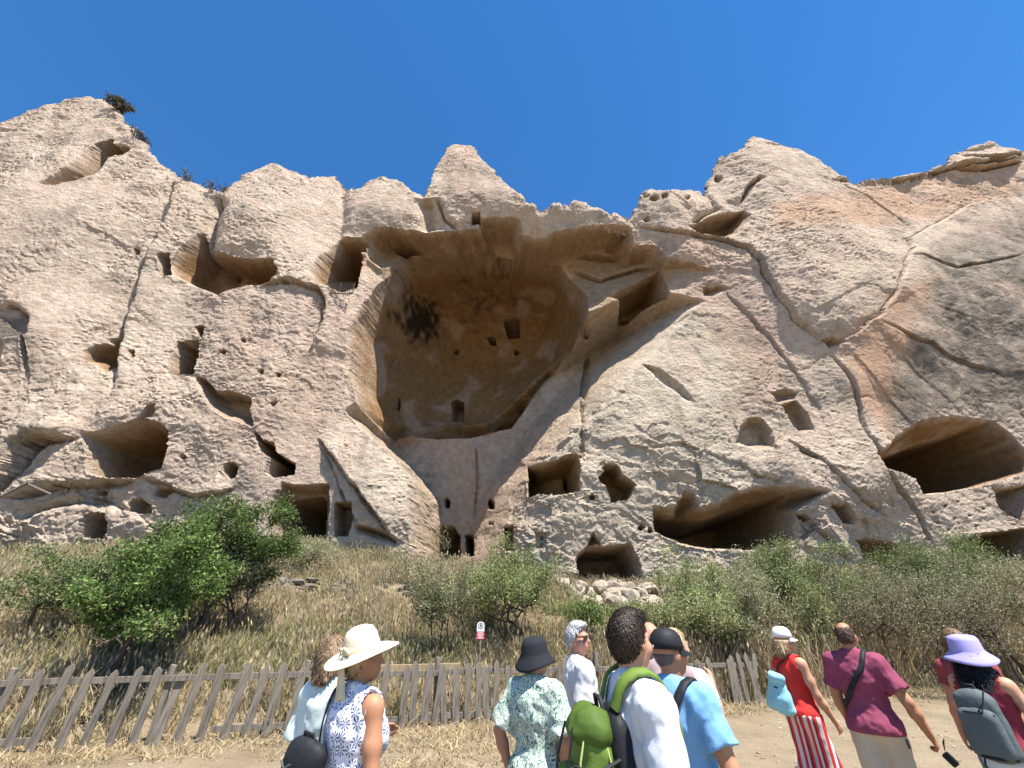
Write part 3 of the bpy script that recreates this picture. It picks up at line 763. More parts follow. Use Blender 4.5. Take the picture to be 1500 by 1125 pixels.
STR = [(0.52, 0.43, 0.27), (0.43, 0.35, 0.21), (0.58, 0.49, 0.33), (0.37, 0.31, 0.21), (0.47, 0.35, 0.20)]
GRYG = [(0.30, 0.27, 0.20), (0.24, 0.23, 0.15), (0.36, 0.32, 0.24), (0.18, 0.18, 0.10)]
OLV = [(0.34, 0.31, 0.14), (0.24, 0.25, 0.10), (0.42, 0.35, 0.18)]
BRN = [(0.27, 0.20, 0.12), (0.34, 0.26, 0.16), (0.22, 0.17, 0.11), (0.40, 0.32, 0.2)]
tuf_a = [tuft_mesh('tuft', 22, .22, .62, .16, .8, .0075, STR, 100 + k, .5) for k in range(5)] + [tuft_mesh('tuft', 20, .2, .55, .18, .9, .008, OLV, 120 + k, .2) for k in range(3)] + [tuft_mesh('tuft', 24, .25, .6, .2, .9, .009, GRYG + BRN[:2], 130 + k, .4) for k in range(4)]
tuf_b = [tuft_mesh('tuft', 26, .5, 1.25, .22, .55, .008, BRN + STR[:2], 140 + k, .25) for k in range(6)]
WEED = [(0.24, 0.24, 0.10), (0.31, 0.29, 0.15), (0.19, 0.19, 0.07), (0.36, 0.33, 0.19)]
tuf_d = [tuft_mesh('tuft', 60, .15, .55, .26, 1.1, .0085, WEED + GRYG[:1], 170 + k, .6) for k in range(5)]
tuf_c = [tuft_mesh('tuft', 16, .05, .16, .12, 1.6, .007, STR, 160 + k) for k in range(4)]

r = np.random.RandomState(11)
def spread(n, x0, x1, y0, y1): return r.uniform(x0, x1, n), r.uniform(y0, y1, n)
RUBBLE = [(4.3, 20.9, 2.8, 2.6)]
PILES = [(-7.2, 17.0, 1.6, 1.3), (-4.4, 17.6, 1.0, 0.9)]
def grass_ok(x, y, z):
    k = np.ones(len(x), bool)
    for (cx, cy, ax, ay) in RUBBLE: k &= ((x - cx) / ax) ** 2 + ((y - cy) / ay) ** 2 > r.uniform(.7, 1.1, len(x))
    for (cx, cy, ax, ay) in PILES: k &= ((x - cx) / ax) ** 2 + ((y - cy) / ay) ** 2 > r.uniform(.5, 1.1, len(x))
    return k
gxs, gys = spread(26000, -30, 28, 6.5, 24.5)
d = gys - fence_y(gxs)
k = (d > 0.15) & (np.abs(gxs) < gys * 1.32 + 1) & (fbm(gxs * .5, gys * .5, 1.7, 2) + r.uniform(-.5, .6, len(gxs)) > -0.2) & grass_ok(gxs, gys, None)
gxs, gys = gxs[k], gys[k]; gz = ground_z(gxs, gys)
sc_ = r.uniform(.7, 1.25, len(gxs)) * (0.8 + 0.5 * np.clip(fbm(gxs * .3, gys * .3, 5.5, 2) + .3, 0, 1))
scatter('dry_grass', np.stack([gxs, gys, gz], 1), sc_, tuf_a, 21)
gxs, gys = spread(15000, -11, 16, 5.0, 15.5)
d = gys - fence_y(gxs); bay = 2.6 * np.exp(-((gxs + .2) / 2.2) ** 2); k = (d > -1.0 - bay) & (d < 0.35) & (np.abs(gxs) < gys * 1.4) & (r.uniform(0, 1, len(gxs)) < np.clip(1.2 + d * .9 / (1 + bay), 0.1, 1))
gxs, gys = gxs[k], gys[k]
scatter('straw_litter', np.stack([gxs, gys, ground_z(gxs, gys)], 1), r.uniform(.7, 1.3, len(gxs)), tuf_c, 22)
gxs, gys = spread(5200, 1.5, 19, 10.0, 17.5)
d = gys - fence_y(gxs); k = (d > 0.35) & (d < 3.4) & (np.abs(gxs) < gys * 1.3) & (r.uniform(0, 1, len(gxs)) < np.interp(gxs, [1.5, 4, 7], [.1, .6, .85]))
gxs, gys = gxs[k], gys[k]
scatter('dry_brush', np.stack([gxs, gys, ground_z(gxs, gys)], 1), r.uniform(.75, 1.4, len(gxs)), tuf_b, 23)

gxs, gys = spread(5000, -28, 26, 8, 24)
d = gys - fence_y(gxs); k = (d > 0.6) & (np.abs(gxs) < gys * 1.32) & (fbm(gxs * .45, gys * .45, 8.7, 2) > 0.16) & grass_ok(gxs, gys, None)
gxs, gys = gxs[k], gys[k]
scatter('weeds', np.stack([gxs, gys, ground_z(gxs, gys)], 1), r.uniform(.6, 1.5, len(gxs)), tuf_d, 24)
def pebble(seed):
    bm = bmesh.new(); bmesh.ops.create_icosphere(bm, subdivisions=1, radius=.02); q = random.Random(seed)
    for v in bm.verts: v.co = Vector((v.co.x * q.uniform(.7, 1.4), v.co.y * q.uniform(.7, 1.3), v.co.z * q.uniform(.4, .8)))
    me = bpy.data.meshes.new('pebble'); bm.to_mesh(me); bm.free(); add_colors(me, np.full((len(me.vertices), 3), 1.0) * np.array([.40, .33, .25]) * q.uniform(.6, 1.2)); me.materials.append(STRAW); return me
gxs, gys = spread(5200, -9, 15, 3, 13)
k = (gys < fence_y(gxs) - .2) & (fbm(gxs * .7, gys * .7, 3.1, 2) + r.uniform(-.4, .4, len(gxs)) > .05); gxs, gys = gxs[k], gys[k]
scatter('path_gravel', np.stack([gxs, gys, ground_z(gxs, gys) + .004], 1), r.uniform(.25, 1.0, len(gxs)) ** 2 * 1.6 + .15, [pebble(q) for q in range(6)], 25)

# ------------------------------------------------------------------ shrubs
BARK = noise_mat('shrub_bark', (0.07, 0.05, 0.035), (0.16, 0.12, 0.09), scale=30, bump=.4, stretch=(1, 1, .3))
def tube(V, Q, pts, rads, sides=5):
    pts = [Vector(p) for p in pts]; b = len(V)
    for k, p in enumerate(pts):
        t = (pts[min(k + 1, len(pts) - 1)] - pts[max(k - 1, 0)]).normalized()
        u = t.cross(Vector((0.31, 0.95, 0.11))).normalized(); w = t.cross(u)
        for s in range(sides):
            a = 6.28319 * s / sides; V.append(tuple(p + (u * math.cos(a) + w * math.sin(a)) * rads[k]))
    for k in range(len(pts) - 1):
        for s in range(sides):
            a0 = b + k * sides + s; a1 = b + k * sides + (s + 1) % sides
            Q.append((a0, a1, a1 + sides, a0 + sides))

def shrub(name, label, loc, height, width, seed, n_leaf=7000, greens=None, leaf=0.055, dens=1.0, trunk=0.05, stems=3, flat=0.0, low=0.25, dead=0.0, group='shrubs on the bank', depth=None):
    r = random.Random(seed); nr = np.random.RandomState(seed)
    root = empty(name, loc, 0); tag(root, label, 'shrub', group)
    V, Q, tips = [], [], []
    dep = depth or width
    def grow(p, d, L, rad, lev):
        n = 3; pts = [p]; q = Vector(p); dd = Vector(d)
        for i in range(n):
            dd = (dd + Vector((r.gauss(0, .22), r.gauss(0, .22), r.gauss(0.05, .16)))).normalized()
            q = q + dd * (L / n); pts.append(q.copy())
            if lev >= 2: tips.append((q.copy(), dd.copy(), lev))
        tube(V, Q, pts, [rad * (1 - .45 * k / n) for k in range(n + 1)], 5 if lev < 2 else 3)
        if lev < 4:
            for c in range(r.randint(2, 3) if lev else 3):
                nd_ = (dd + Vector((r.gauss(0, .75) * width / height, r.gauss(0, .75) * dep / height, r.gauss(.12, .35)))).normalized()
                grow(pts[r.randint(1, n)] if lev else q, nd_, L * r.uniform(.62, .85), rad * .55, lev + 1)
    for s in range(stems):
        a = r.uniform(0, 6.28)
        d = Vector((math.cos(a) * .55 * width / height, math.sin(a) * .5 * dep / height, 1)).normalized()
        grow(Vector((r.gauss(0, .1), r.gauss(0, .1), -.05)), d, height * .33, trunk, 0)
    # fit the skeleton to the wanted height and width
    Vn = np.array(V); tp = np.array([t[0] for t in tips])
    hi = np.percentile(tp[:, 2], 97); wx = np.percentile(np.abs(tp[:, 0]), 95); wy = np.percentile(np.abs(tp[:, 1]), 95)
    S = np.array([width / 2 / wx, dep / 2 / wy, height / hi]); Vn = Vn * S; tp = tp * S
    tm = mesh_from_arrays('trunk', Vn, np.array(Q)); link('trunk', tm, BARK, root)
    keep = tp[:, 2] > low * height; tp = tp[keep]
    # leaves round the twigs, thinned to leave gaps
    cl = pnoise(tp[:, 0] * 1.3 + seed, tp[:, 1] * 1.3, tp[:, 2] * 1.3) + nr.uniform(-.2, .2, len(tp)); tp = tp[cl > -0.22 / dens]
    k = nr.randint(0, len(tp), n_leaf); c = tp[k] + nr.normal(0, 1, (n_leaf, 3)) * np.array([.13, .13, .11]) * (0.6 + .25 * width / 3)
    ax = nr.normal(0, 1, (n_leaf, 3)) + np.array([0, 0, .5]); ax /= np.linalg.norm(ax, axis=1, keepdims=True)
    sd = np.cross(ax, nr.normal(0, 1, (n_leaf, 3))); sd /= np.linalg.norm(sd, axis=1, keepdims=True)
    nrm = np.cross(ax, sd)
    L = leaf * nr.uniform(.6, 1.35, n_leaf)[:, None]; W = L * .24
    A = c; B = c + ax * L * .5 + sd * W + nrm * W * .4; D = c + ax * L * .5 - sd * W + nrm * W * .4; E = c + ax * L
    VV = np.stack([A, B, E, D], 1).reshape(-1, 3); QQ = np.arange(n_leaf * 4).reshape(-1, 4)
    g = np.array(greens or [(0.10, 0.16, 0.035), (0.16, 0.21, 0.06), (0.20, 0.23, 0.09), (0.07, 0.12, 0.03)])
    gc = g[nr.randint(0, len(g), n_leaf)] * nr.uniform(.7, 1.3, (n_leaf, 1))
    hz = np.clip((c[:, 2] / height - low) / .5, 0, 1)
    isd = nr.uniform(0, 1, n_leaf) < dead * (1.3 - hz); gc[isd] = np.array([0.30, 0.26, 0.17]) * nr.uniform(.6, 1.3, (isd.sum(), 1))
    cm = mesh_from_arrays('crown', VV, QQ, smooth=False); add_colors(cm, np.repeat(gc, 4, 0)); link('crown', cm, LEAF, root)
    return root

G_DK = [(0.08, 0.15, 0.03), (0.13, 0.21, 0.05), (0.19, 0.26, 0.09), (0.07, 0.11, 0.03)]
G_MD = [(0.19, 0.24, 0.075), (0.25, 0.30, 0.11), (0.15, 0.19, 0.06), (0.36, 0.38, 0.20)]
G_GY = [(0.24, 0.26, 0.14), (0.31, 0.32, 0.19), (0.18, 0.20, 0.10), (0.38, 0.37, 0.25)]
def on_bank(px, y):
    rx, ry, _ = ray(px, 930); x = float(rx / ry * y)
    return (x, y, float(ground_z(x, y)) - .03)
BK = 'shrubs on the bank'
shrub('shrub', 'tall dark green shrub with forked trunk behind leaning picket fence', on_bank(185, 9.7), 2.6, 2.7, 31, 36000, G_DK, .075, 1.2, .06, 3, low=.38, dead=.08, group=BK)
shrub('shrub', 'dense bright green shrub top below the large square cave door', on_bank(268, 11.6), 3.1, 3.0, 32, 36000, G_DK + G_MD[:1], .075, 1.3, .05, 3, low=.3, dead=.05, group=BK)
shrub('shrub', 'thin half-bare grey shrub with slanting stems beside the dark green shrub', on_bank(350, 12.0), 2.6, 2.2, 33, 7980, G_GY, .06, .8, .04, 3, low=.4, dead=.35, group=BK)
shrub('shrub', 'low round green shrub in the straw left of the forked trunk', on_bank(95, 11.0), 1.7, 2.4, 34, 12350, G_DK + G_GY[:2], .065, 1.1, .03, 4, low=.1, dead=.15, group=BK)
shrub('shrub', 'bright light green bush behind the red and white sign', on_bank(765, 13.4), 2.6, 2.9, 35, 22800, G_MD, .065, 1.4, .035, 5, low=.15, dead=.12, group=BK)
shrub('shrub', 'sparse grey-green bush with thin stems beside the sign post', on_bank(655, 12.2), 2.3, 1.8, 36, 10450, G_GY + G_MD[:1], .06, .9, .025, 5, low=.2, dead=.3, group=BK)
shrub('shrub', 'wide olive green bush above the man in the black cap', on_bank(1000, 14.0), 2.5, 4.0, 37, 36936, G_MD + G_GY[:2], .065, 1.2, .04, 5, low=.15, dead=.2, group=BK)
shrub('shrub', 'thin grey-green bush behind the woman in the white cap', on_bank(1105, 13.6), 2.5, 3.4, 38, 23084, G_GY, .06, 1.0, .035, 5, low=.2, dead=.3, group=BK)
shrub('shrub', 'tallest olive bush rising behind the man in the maroon shirt', on_bank(1215, 15.2), 3.3, 4.6, 39, 43092, G_MD + G_GY[:1], .07, 1.3, .05, 5, low=.2, dead=.2, group=BK)
shrub('shrub', 'dry twiggy bush of bare stems behind the maroon shirt', on_bank(1290, 13.6), 2.7, 4.0, 40, 16928, G_GY, .055, .8, .035, 7, low=.25, dead=.55, group=BK)
shrub('shrub', 'green bush below the low cave mouth behind the purple hat', on_bank(1410, 15.6), 3.1, 4.8, 41, 36936, G_MD + G_DK[:2], .07, 1.2, .05, 5, low=.2, dead=.2, group=BK)
shrub('shrub', 'brown half-dead bush beyond the woman in the purple hat', on_bank(1490, 13.2), 3.0, 3.4, 42, 16928, G_GY, .055, .8, .035, 6, low=.25, dead=.6, group=BK)
shrub('shrub', 'small dark green bush growing at the foot of the pale rubble', on_bank(890, 14.2), 1.25, 2.0, 43, 16928, G_DK + G_MD[:1], .06, 1.0, .025, 5, low=.1, dead=.1, group=BK)
shrub('shrub', 'grey-green scrub above the stone heap on the straw bank', on_bank(425, 19.0), 1.3, 3.4, 44, 15390, G_GY, .06, .9, .02, 5, low=.1, dead=.45, group=BK)

# plants on the crest
def crest_plant(px, py, h, w, seed, label, n):
    p = hit3([px], [py])[0]
    shrub('crest_plant', label, (p[0], p[1] + .2, p[2] - .15), h, w, seed, n, [(0.06, 0.06, 0.03), (0.10, 0.09, 0.05)], .16, 1.2, .03, 4, low=.05, dead=.4, group='plants on the crest')
crest_plant(166, 160, 1.5, 1.3, 51, 'dark round shrub on top of the highest rock peak', 3200)
crest_plant(264, 266, 1.4, 1.0, 52, 'spiky sparse plant in the notch beside the highest peak', 160)
crest_plant(207, 207, 1.0, 1.8, 53, 'flat dark cushion plant on the sloping edge of the highest peak', 500)
crest_plant(322, 288, 1.2, 1.6, 54, 'pale olive plant in the saddle between two rock masses', 400)
# ------------------------------------------------------------------ picket fence
WOOD = noise_mat('weathered_wood', (0.09, 0.078, 0.062), (0.27, 0.23, 0.185), scale=5, detail=8, bump=.8, bscale=30, stretch=(6, 6, .7), distance=.01)
WOOD2 = noise_mat('newer_wood', (0.30, 0.21, 0.12), (0.42, 0.31, 0.18), scale=5, detail=8, bump=.5, bscale=30, stretch=(6, 6, .7), distance=.006)
def prism(outline, thick, name, bev=0.004):
    """flat outline in x-z, extruded along y"""
    bm = bmesh.new(); n = len(outline)
    a = [bm.verts.new((x, -thick / 2, z)) for x, z in outline]; b = [bm.verts.new((x, thick / 2, z)) for x, z in outline]
    bm.faces.new(a); bm.faces.new(b[::-1])
    for k in range(n): bm.faces.new((a[(k + 1) % n], a[k], b[k], b[(k + 1) % n]))
    bmesh.ops.recalc_face_normals(bm, faces=bm.faces)
    if bev: bmesh.ops.bevel(bm, geom=list(bm.edges), offset=bev, segments=1, affect='EDGES')
    me = bpy.data.meshes.new(name); bm.to_mesh(me); bm.free(); return me
rf = random.Random(4)
picket_me = []
for k in range(6):
    w = .052 + .008 * rf.random(); h = .98 + .08 * rf.random(); t = .05 + .02 * rf.random(); o = rf.uniform(-.01, .01)
    picket_me.append(prism([(-w, 0), (w, 0), (w * .98, h * .5), (w, h - t), (w * .35 + o, h - .012), (o, h), (-w * .4 + o, h - .014), (-w * .97, h - t * 1.1), (-w * 1.02, h * .45)], .022, 'picket'))
def board(L, w, th, name): return prism([(-L / 2, -w / 2), (L / 2, -w / 2), (L / 2, w / 2 * .95), (-L / 2, w / 2 * 1.04)], th, name)
FDIR = math.atan(0.30)
def fence_pt(x, off=0.0, z=0.0):
    y = float(fence_y(x)); return Vector((x - off * math.sin(FDIR), y + off * math.cos(FDIR), float(ground_z(x, y)) + z))
def fence(label, x0, x1, gap, miss=(), lean=0.0, jitter=.05, rails=((.82, 0), (.14, 0)), rail_len=2.2, posts=(), hscale=1.0, seed=1, low_gap=()):
    r = random.Random(seed); root = empty('picket_fence', fence_pt((x0 + x1) / 2)); tag(root, label, 'fence', 'broken picket fence along the path'); inv = root.location.copy()
    n = int((x1 - x0) / math.cos(FDIR) ** -1 / gap) + 1; step = (x1 - x0) / max(n - 1, 1)
    for k in range(n):
        if k in miss: continue
        x = x0 + k * step + r.uniform(-.02, .02); p = fence_pt(x, -.035, -.02)
        o = link('picket', picket_me[r.randint(0, 5)], WOOD, root); o.location = p - inv
        o.rotation_euler = (r.gauss(0, .03), lean + r.gauss(0, jitter), FDIR + r.gauss(0, .06)); o.scale = (r.uniform(.9, 1.15), 1, hscale * r.uniform(.93, 1.05))
    for (hz, tilt) in rails:
        x = x0 - .1
        while x < x1:
            L = min(rail_len, (x1 + .15 - x) / math.cos(FDIR)); xm = x + L * math.cos(FDIR) / 2
            if not any(a < xm < b for a, b in low_gap if hz < .4):
                a, b = fence_pt(x, 0, hz), fence_pt(x + L * math.cos(FDIR), 0, hz)
                o = link('rail', board(L - .01, .085, .03, 'rail'), WOOD, root); o.location = (a + b) / 2 - inv; d = b - a
                o.rotation_euler = (0, -math.atan2(d.z, math.hypot(d.x, d.y)) + tilt + r.gauss(0, .01), FDIR)
            x += L * math.cos(FDIR)
    for x in posts:
        o = link('post', prism([(-.045, -.1), (.045, -.1), (.045, 1.0), (-.04, 1.02)], .09, 'post', .006), WOOD, root); o.location = fence_pt(x, .075) - inv; o.rotation_euler = (0, r.gauss(0, .04), FDIR)
    return root
fence('long leaning run of grey pickets on two rails below the dark green shrub', -8.8, -3.35, .265, (), .075, .025, posts=(-7.4, -5.45, -3.5), hscale=1.03, seed=3, low_gap=((-6.4, -5.6),))
fence('broken run of uneven grey pickets between the straw hat and the sign', -3.2, -.45, .165, (6,), -.01, .06, ((.78, .01), (.12, 0)), posts=(-2.7, -1.35), hscale=.92, seed=5)
fence('short run of grey pickets behind the woman in the black sun hat', -.3, 3.2, .215, (2, 9), .0, .05, ((.74, 0),), posts=(.35, 1.7), hscale=.9, seed=7)
fence('collapsed thin pickets in brown brush behind the man in the blue shirt', 3.3, 5.4, .15, (3, 8), -.02, .09, ((.72, .02),), posts=(3.3,), hscale=.92, seed=9)
# newer planks lying behind the broken run
pl = link('plank', board(1.75, .17, .03, 'plank'), WOOD2); p = fence_pt(-1.75, .32, .80); pl.location = p; pl.rotation_euler = (.05, .0, FDIR); tag(pl, 'yellowish newer plank behind broken pickets beside the straw hat', 'plank')

# ------------------------------------------------------------------ warning sign
WHITE = noise_mat('sign_white', (0.72, 0.72, 0.70), (0.80, 0.80, 0.78), scale=3, rough=.5)
RED = noise_mat('sign_red', (0.52, 0.02, 0.05), (0.60, 0.03, 0.06), scale=3, rough=.5)
BLACK = noise_mat('sign_black', (0.015, 0.015, 0.015), (0.03, 0.03, 0.03), scale=3, rough=.5)
METAL = noise_mat('grey_metal', (0.20, 0.20, 0.20), (0.32, 0.31, 0.30), scale=8, rough=.5)
sp = at_y(704, 925, 11.2); gz_ = float(ground_z(sp.x, sp.y))
sg = empty('warning_sign', (sp.x, sp.y, gz_)); SS = .58; tag(sg, 'small sign with round pictogram above a red panel on thin post', 'sign')
hs = (sp.z - gz_) / SS; sg.scale = (SS, SS, SS)
def disc_outline(r, n=24): return [(r * math.cos(6.2832 * k / n), r * math.sin(6.2832 * k / n)) for k in range(n)]
def ring_me(r0, r1, th, name, n=28):
    bm = bmesh.new(); L = []
    for (rr, yy) in ((r0, -th), (r1, -th), (r1, 0), (r0, 0)): L.append([bm.verts.new((rr * math.cos(6.2832 * k / n), yy, rr * math.sin(6.2832 * k / n))) for k in range(n)])
    for a in range(4):
        for k in range(n): bm.faces.new((L[a][k], L[a][(k + 1) % n], L[(a + 1) % 4][(k + 1) % n], L[(a + 1) % 4][k]))
    me = bpy.data.meshes.new(name); bm.to_mesh(me); bm.free(); return me
def kid(name, me, mat, par, loc, rot=(0, 0, 0)):
    o = link(name, me, mat, par); o.location = loc; o.rotation_euler = rot; return o
bm = bmesh.new(); bmesh.ops.create_cone(bm, cap_ends=True, segments=10, radius1=.018, radius2=.018, depth=hs + .35); me = bpy.data.meshes.new('post'); bm.to_mesh(me); bm.free()
kid('post', me, METAL, sg, (0, .02, (hs + .35) / 2 - .1))
up = kid('pictogram_plate', prism([(-.145, -.10), (.145, -.10), (.15, .12), (.12, .2), (.05, .235), (-.05, .235), (-.12, .2), (-.15, .12)], .008, 'pictogram_plate', 0), WHITE, sg, (0, 0, hs + .10))
kid('ring', ring_me(.085, .105, .003, 'ring'), BLACK, up, (0, -.006, .09))
kid('figure', prism([(-.02, -.055), (.0, -.02), (.03, -.06), (.045, -.05), (.02, .0), (.045, .02), (.03, .035), (.005, .02), (.01, .06), (-.02, .065), (-.025, .02), (-.05, -.01), (-.035, -.02), (-.02, 0)], .003, 'figure', 0), BLACK, up, (0, -.007, .09))
lo = kid('red_panel', prism([(-.16, -.125), (.16, -.125), (.16, .125), (-.16, .125)], .008, 'red_panel', 0), RED, sg, (0, 0, hs - .135))
for (z, w) in ((.085, .11), (.025, .125), (-.03, .085), (-.085, .12)):
    kid('line', prism([(-w, -.014), (w, -.014), (w, .014), (-w, .014)], .002, 'line', 0), WHITE, lo, (0, -.006, z))

# ------------------------------------------------------------------ railing in the upper cave, poles at the left foot of the rock
RUST = noise_mat('dark_iron', (0.03, 0.025, 0.02), (0.07, 0.055, 0.045), scale=20, rough=.6)
def bar(a, b, r, mat, name, par=None, sides=6):
    a, b = Vector(a), Vector(b); V, Q = [], []
    tube(V, Q, [a, a.lerp(b, .5), b], [r, r, r * .95], sides)
    n = len(V); T_ = [[n - sides + k for k in range(sides)][::-1], list(range(sides))]
    me = bpy.data.meshes.new(name); me.from_pydata(V, [], Q + T_); me.update()
    return link(name, me, mat, par)
ra_, rb_ = [Vector(q) for q in hit3([474, 520], [419, 424])]
yy = min(ra_.y, rb_.y) + .15; A_ = at_y(476, 430, yy); B_ = at_y(516, 431, yy)
rl = empty('railing', ((A_ + B_) / 2)); tag(rl, 'dark iron railing across the mouth of the upper oval cave', 'railing'); o0 = rl.location.copy()
hR = 1.0
for f in (0.03, 1.0): bar(A_ + Vector((0, 0, f * hR)) - o0, B_ + Vector((0, 0, f * hR)) - o0, .035, RUST, 'rail', rl)
for k in range(17):
    q = A_.lerp(B_, k / 16) - o0; bar(q, q + Vector((0, 0, hR)), .018 if k % 8 else .04, RUST, 'baluster', rl)
for (pa, pb, lab) in (((25, 702), (74, 724), 'thin grey pole lying slanted across rocks at the left cave mouth'), ((0, 728), (42, 706), 'weathered pole sloping out of the low ruin beside the slanted pole')):
    ya = float(hit3([pa[0]], [pa[1]])[0][1]) - .7; yb = float(hit3([pb[0]], [pb[1]])[0][1]) - .5
    q = bar(at_y(*pa, ya), at_y(*pb, yb), .06, WOOD, 'wooden_pole'); tag(q, lab, 'pole')

# ------------------------------------------------------------------ loose stones
STONE = noise_mat('loose_stone', (0.22, 0.18, 0.14), (0.42, 0.35, 0.27), scale=5, detail=6, bump=.6, bscale=16, distance=.04)
GSTONE = noise_mat('grey_stone', (0.10, 0.09, 0.075), (0.23, 0.20, 0.165), scale=5, detail=6, bump=.6, bscale=16, distance=.04)
def stone_me(seed, sub=3):
    bm = bmesh.new(); bmesh.ops.create_icosphere(bm, subdivisions=sub, radius=1.0); r = random.Random(seed)
    pl_ = [(Vector((r.gauss(0, 1), r.gauss(0, 1), r.gauss(0, 1))).normalized(), r.uniform(.42, .78)) for _ in range(13)]
    for v in bm.verts:
        for n, d in pl_:
            e = v.co.dot(n) - d
            if e > 0: v.co -= n * e * .92
    co = np.array([v.co for v in bm.verts]); q = fbm(co[:, 0] * 1.4 + seed, co[:, 1] * 1.4, co[:, 2] * 1.4, 3)
    for v, k in zip(bm.verts, q): v.co *= 1 + .22 * float(k)
    me = bpy.data.meshes.new('stone'); bm.to_mesh(me); bm.free()
    return me
s_pale = [stone_me(k, 2) for k in range(6)]; s_grey = [stone_me(k + 20, 2) for k in range(6)]
for q in s_pale: q.materials.append(STONE)
for q in s_grey: q.materials.append(GSTONE)
rs = random.Random(9)
def stones(n, spots, size, meshes, label, group, flat=.7):
    for k in range(n):
        cx, cy, ax, ay = spots[k % len(spots)]; a = rs.uniform(0, 6.283); rr = math.sqrt(rs.random())
        x, y = cx + ax * rr * math.cos(a), cy + ay * rr * math.sin(a); s = size[0] + (size[1] - size[0]) * rs.random() ** 2.2
        o = link('stone', meshes[rs.randint(0, 5)]); o.location = (x, y, float(ground_z(x, y)) + s * .25); o.scale = (s * rs.uniform(.8, 1.4), s * rs.uniform(.8, 1.2), s * flat * rs.uniform(.7, 1.2))
        o.rotation_euler = (rs.uniform(-.4, .4), rs.uniform(-.4, .4), rs.uniform(0, 6.28)); tag(o, ('large ' if s > size[0] + .45 * (size[1] - size[0]) else 'small ' if s < size[0] + .1 * (size[1] - size[0]) else 'mid-sized ') + label, 'stone', group)
stones(110, [(4.3, 21.4, 2.8, 1.9), (4.2, 20.2, 2.0, 1.6)], (.14, .62), s_pale, 'pale broken stone on the rubble fan below the low double cave', 'rubble stones below the low cave')
stones(34, PILES[:1], (.12, .36), s_grey, 'grey stone in the heap on the straw bank below the small door', 'stones of the grey heap')
stones(20, PILES[1:], (.10, .3), s_grey, 'grey stone in the small pile nearer the tall bay in the rock', 'stones of the small grey pile')
# ------------------------------------------------------------------ people: bodies grown as one smooth surface each
class Field:
    """a union of soft shapes; each has a box it matters in"""
    def __init__(self): self.items = []
    def add(self, fn, lo, hi, k=.03): self.items.append((fn, np.array(lo, float), np.array(hi, float), k)); return self
    def cone(self, a, b, ra, rb, k=.03, cut=None):
        a = np.array(a, float); b = np.array(b, float); d = b - a; L = max(float(d @ d), 1e-9); m = max(ra, rb) + .06
        def fn(p):
            q = p - a; h = np.clip(q @ d / L, 0, 1)
            r = np.linalg.norm(q - h[..., None] * d, axis=-1) - (ra + (rb - ra) * h)
            if cut is not None: r = np.maximum(r, (p - np.array(cut[0])) @ np.array(cut[1]))
            return r
        return self.add(fn, np.minimum(a, b) - m, np.maximum(a, b) + m, k)
    def ell(self, c, r, k=.03, R=None):
        c = np.array(c, float); r = np.array(r, float); m = max(r) + .06
        def fn(p):
            q = p - c
            if R is not None: q = q @ R
            k0 = np.linalg.norm(q / r, axis=-1); k1 = np.linalg.norm(q / (r * r), axis=-1)
            return k0 * (k0 - 1) / np.maximum(k1, 1e-6)
        return self.add(fn, c - m, c + m, k)
    def at(self, p):
        d = np.full(p.shape[:-1], .5)
        for fn, lo, hi, k in self.items: d = self.mix(d, fn(p), k)
        return d
    @staticmethod
    def mix(a, b, k):
        h = np.clip(.5 + .5 * (a - b) / k, 0, 1); return a + (b - a) * h - k * h * (1 - h)
    def grid(self, vox, pad=.03):
        lo = np.min([i[1] for i in self.items], 0) ; hi = np.max([i[2] for i in self.items], 0)
        n = np.ceil((hi - lo) / vox).astype(int) + 1
        F = np.full(n, .5, np.float32)
        ax = [lo[i] + vox * np.arange(n[i]) for i in range(3)]
        for fn, a, b, k in self.items:
            i0 = np.clip(((a - lo) / vox).astype(int), 0, n - 1); i1 = np.clip(np.ceil((b - lo) / vox).astype(int) + 1, 1, n)
            sl = tuple(slice(i0[i], i1[i]) for i in range(3))
            p = np.stack(np.meshgrid(ax[0][sl[0]], ax[1][sl[1]], ax[2][sl[2]], indexing='ij'), -1)
            F[sl] = self.mix(F[sl], fn(p), k)
        return F, lo, ax

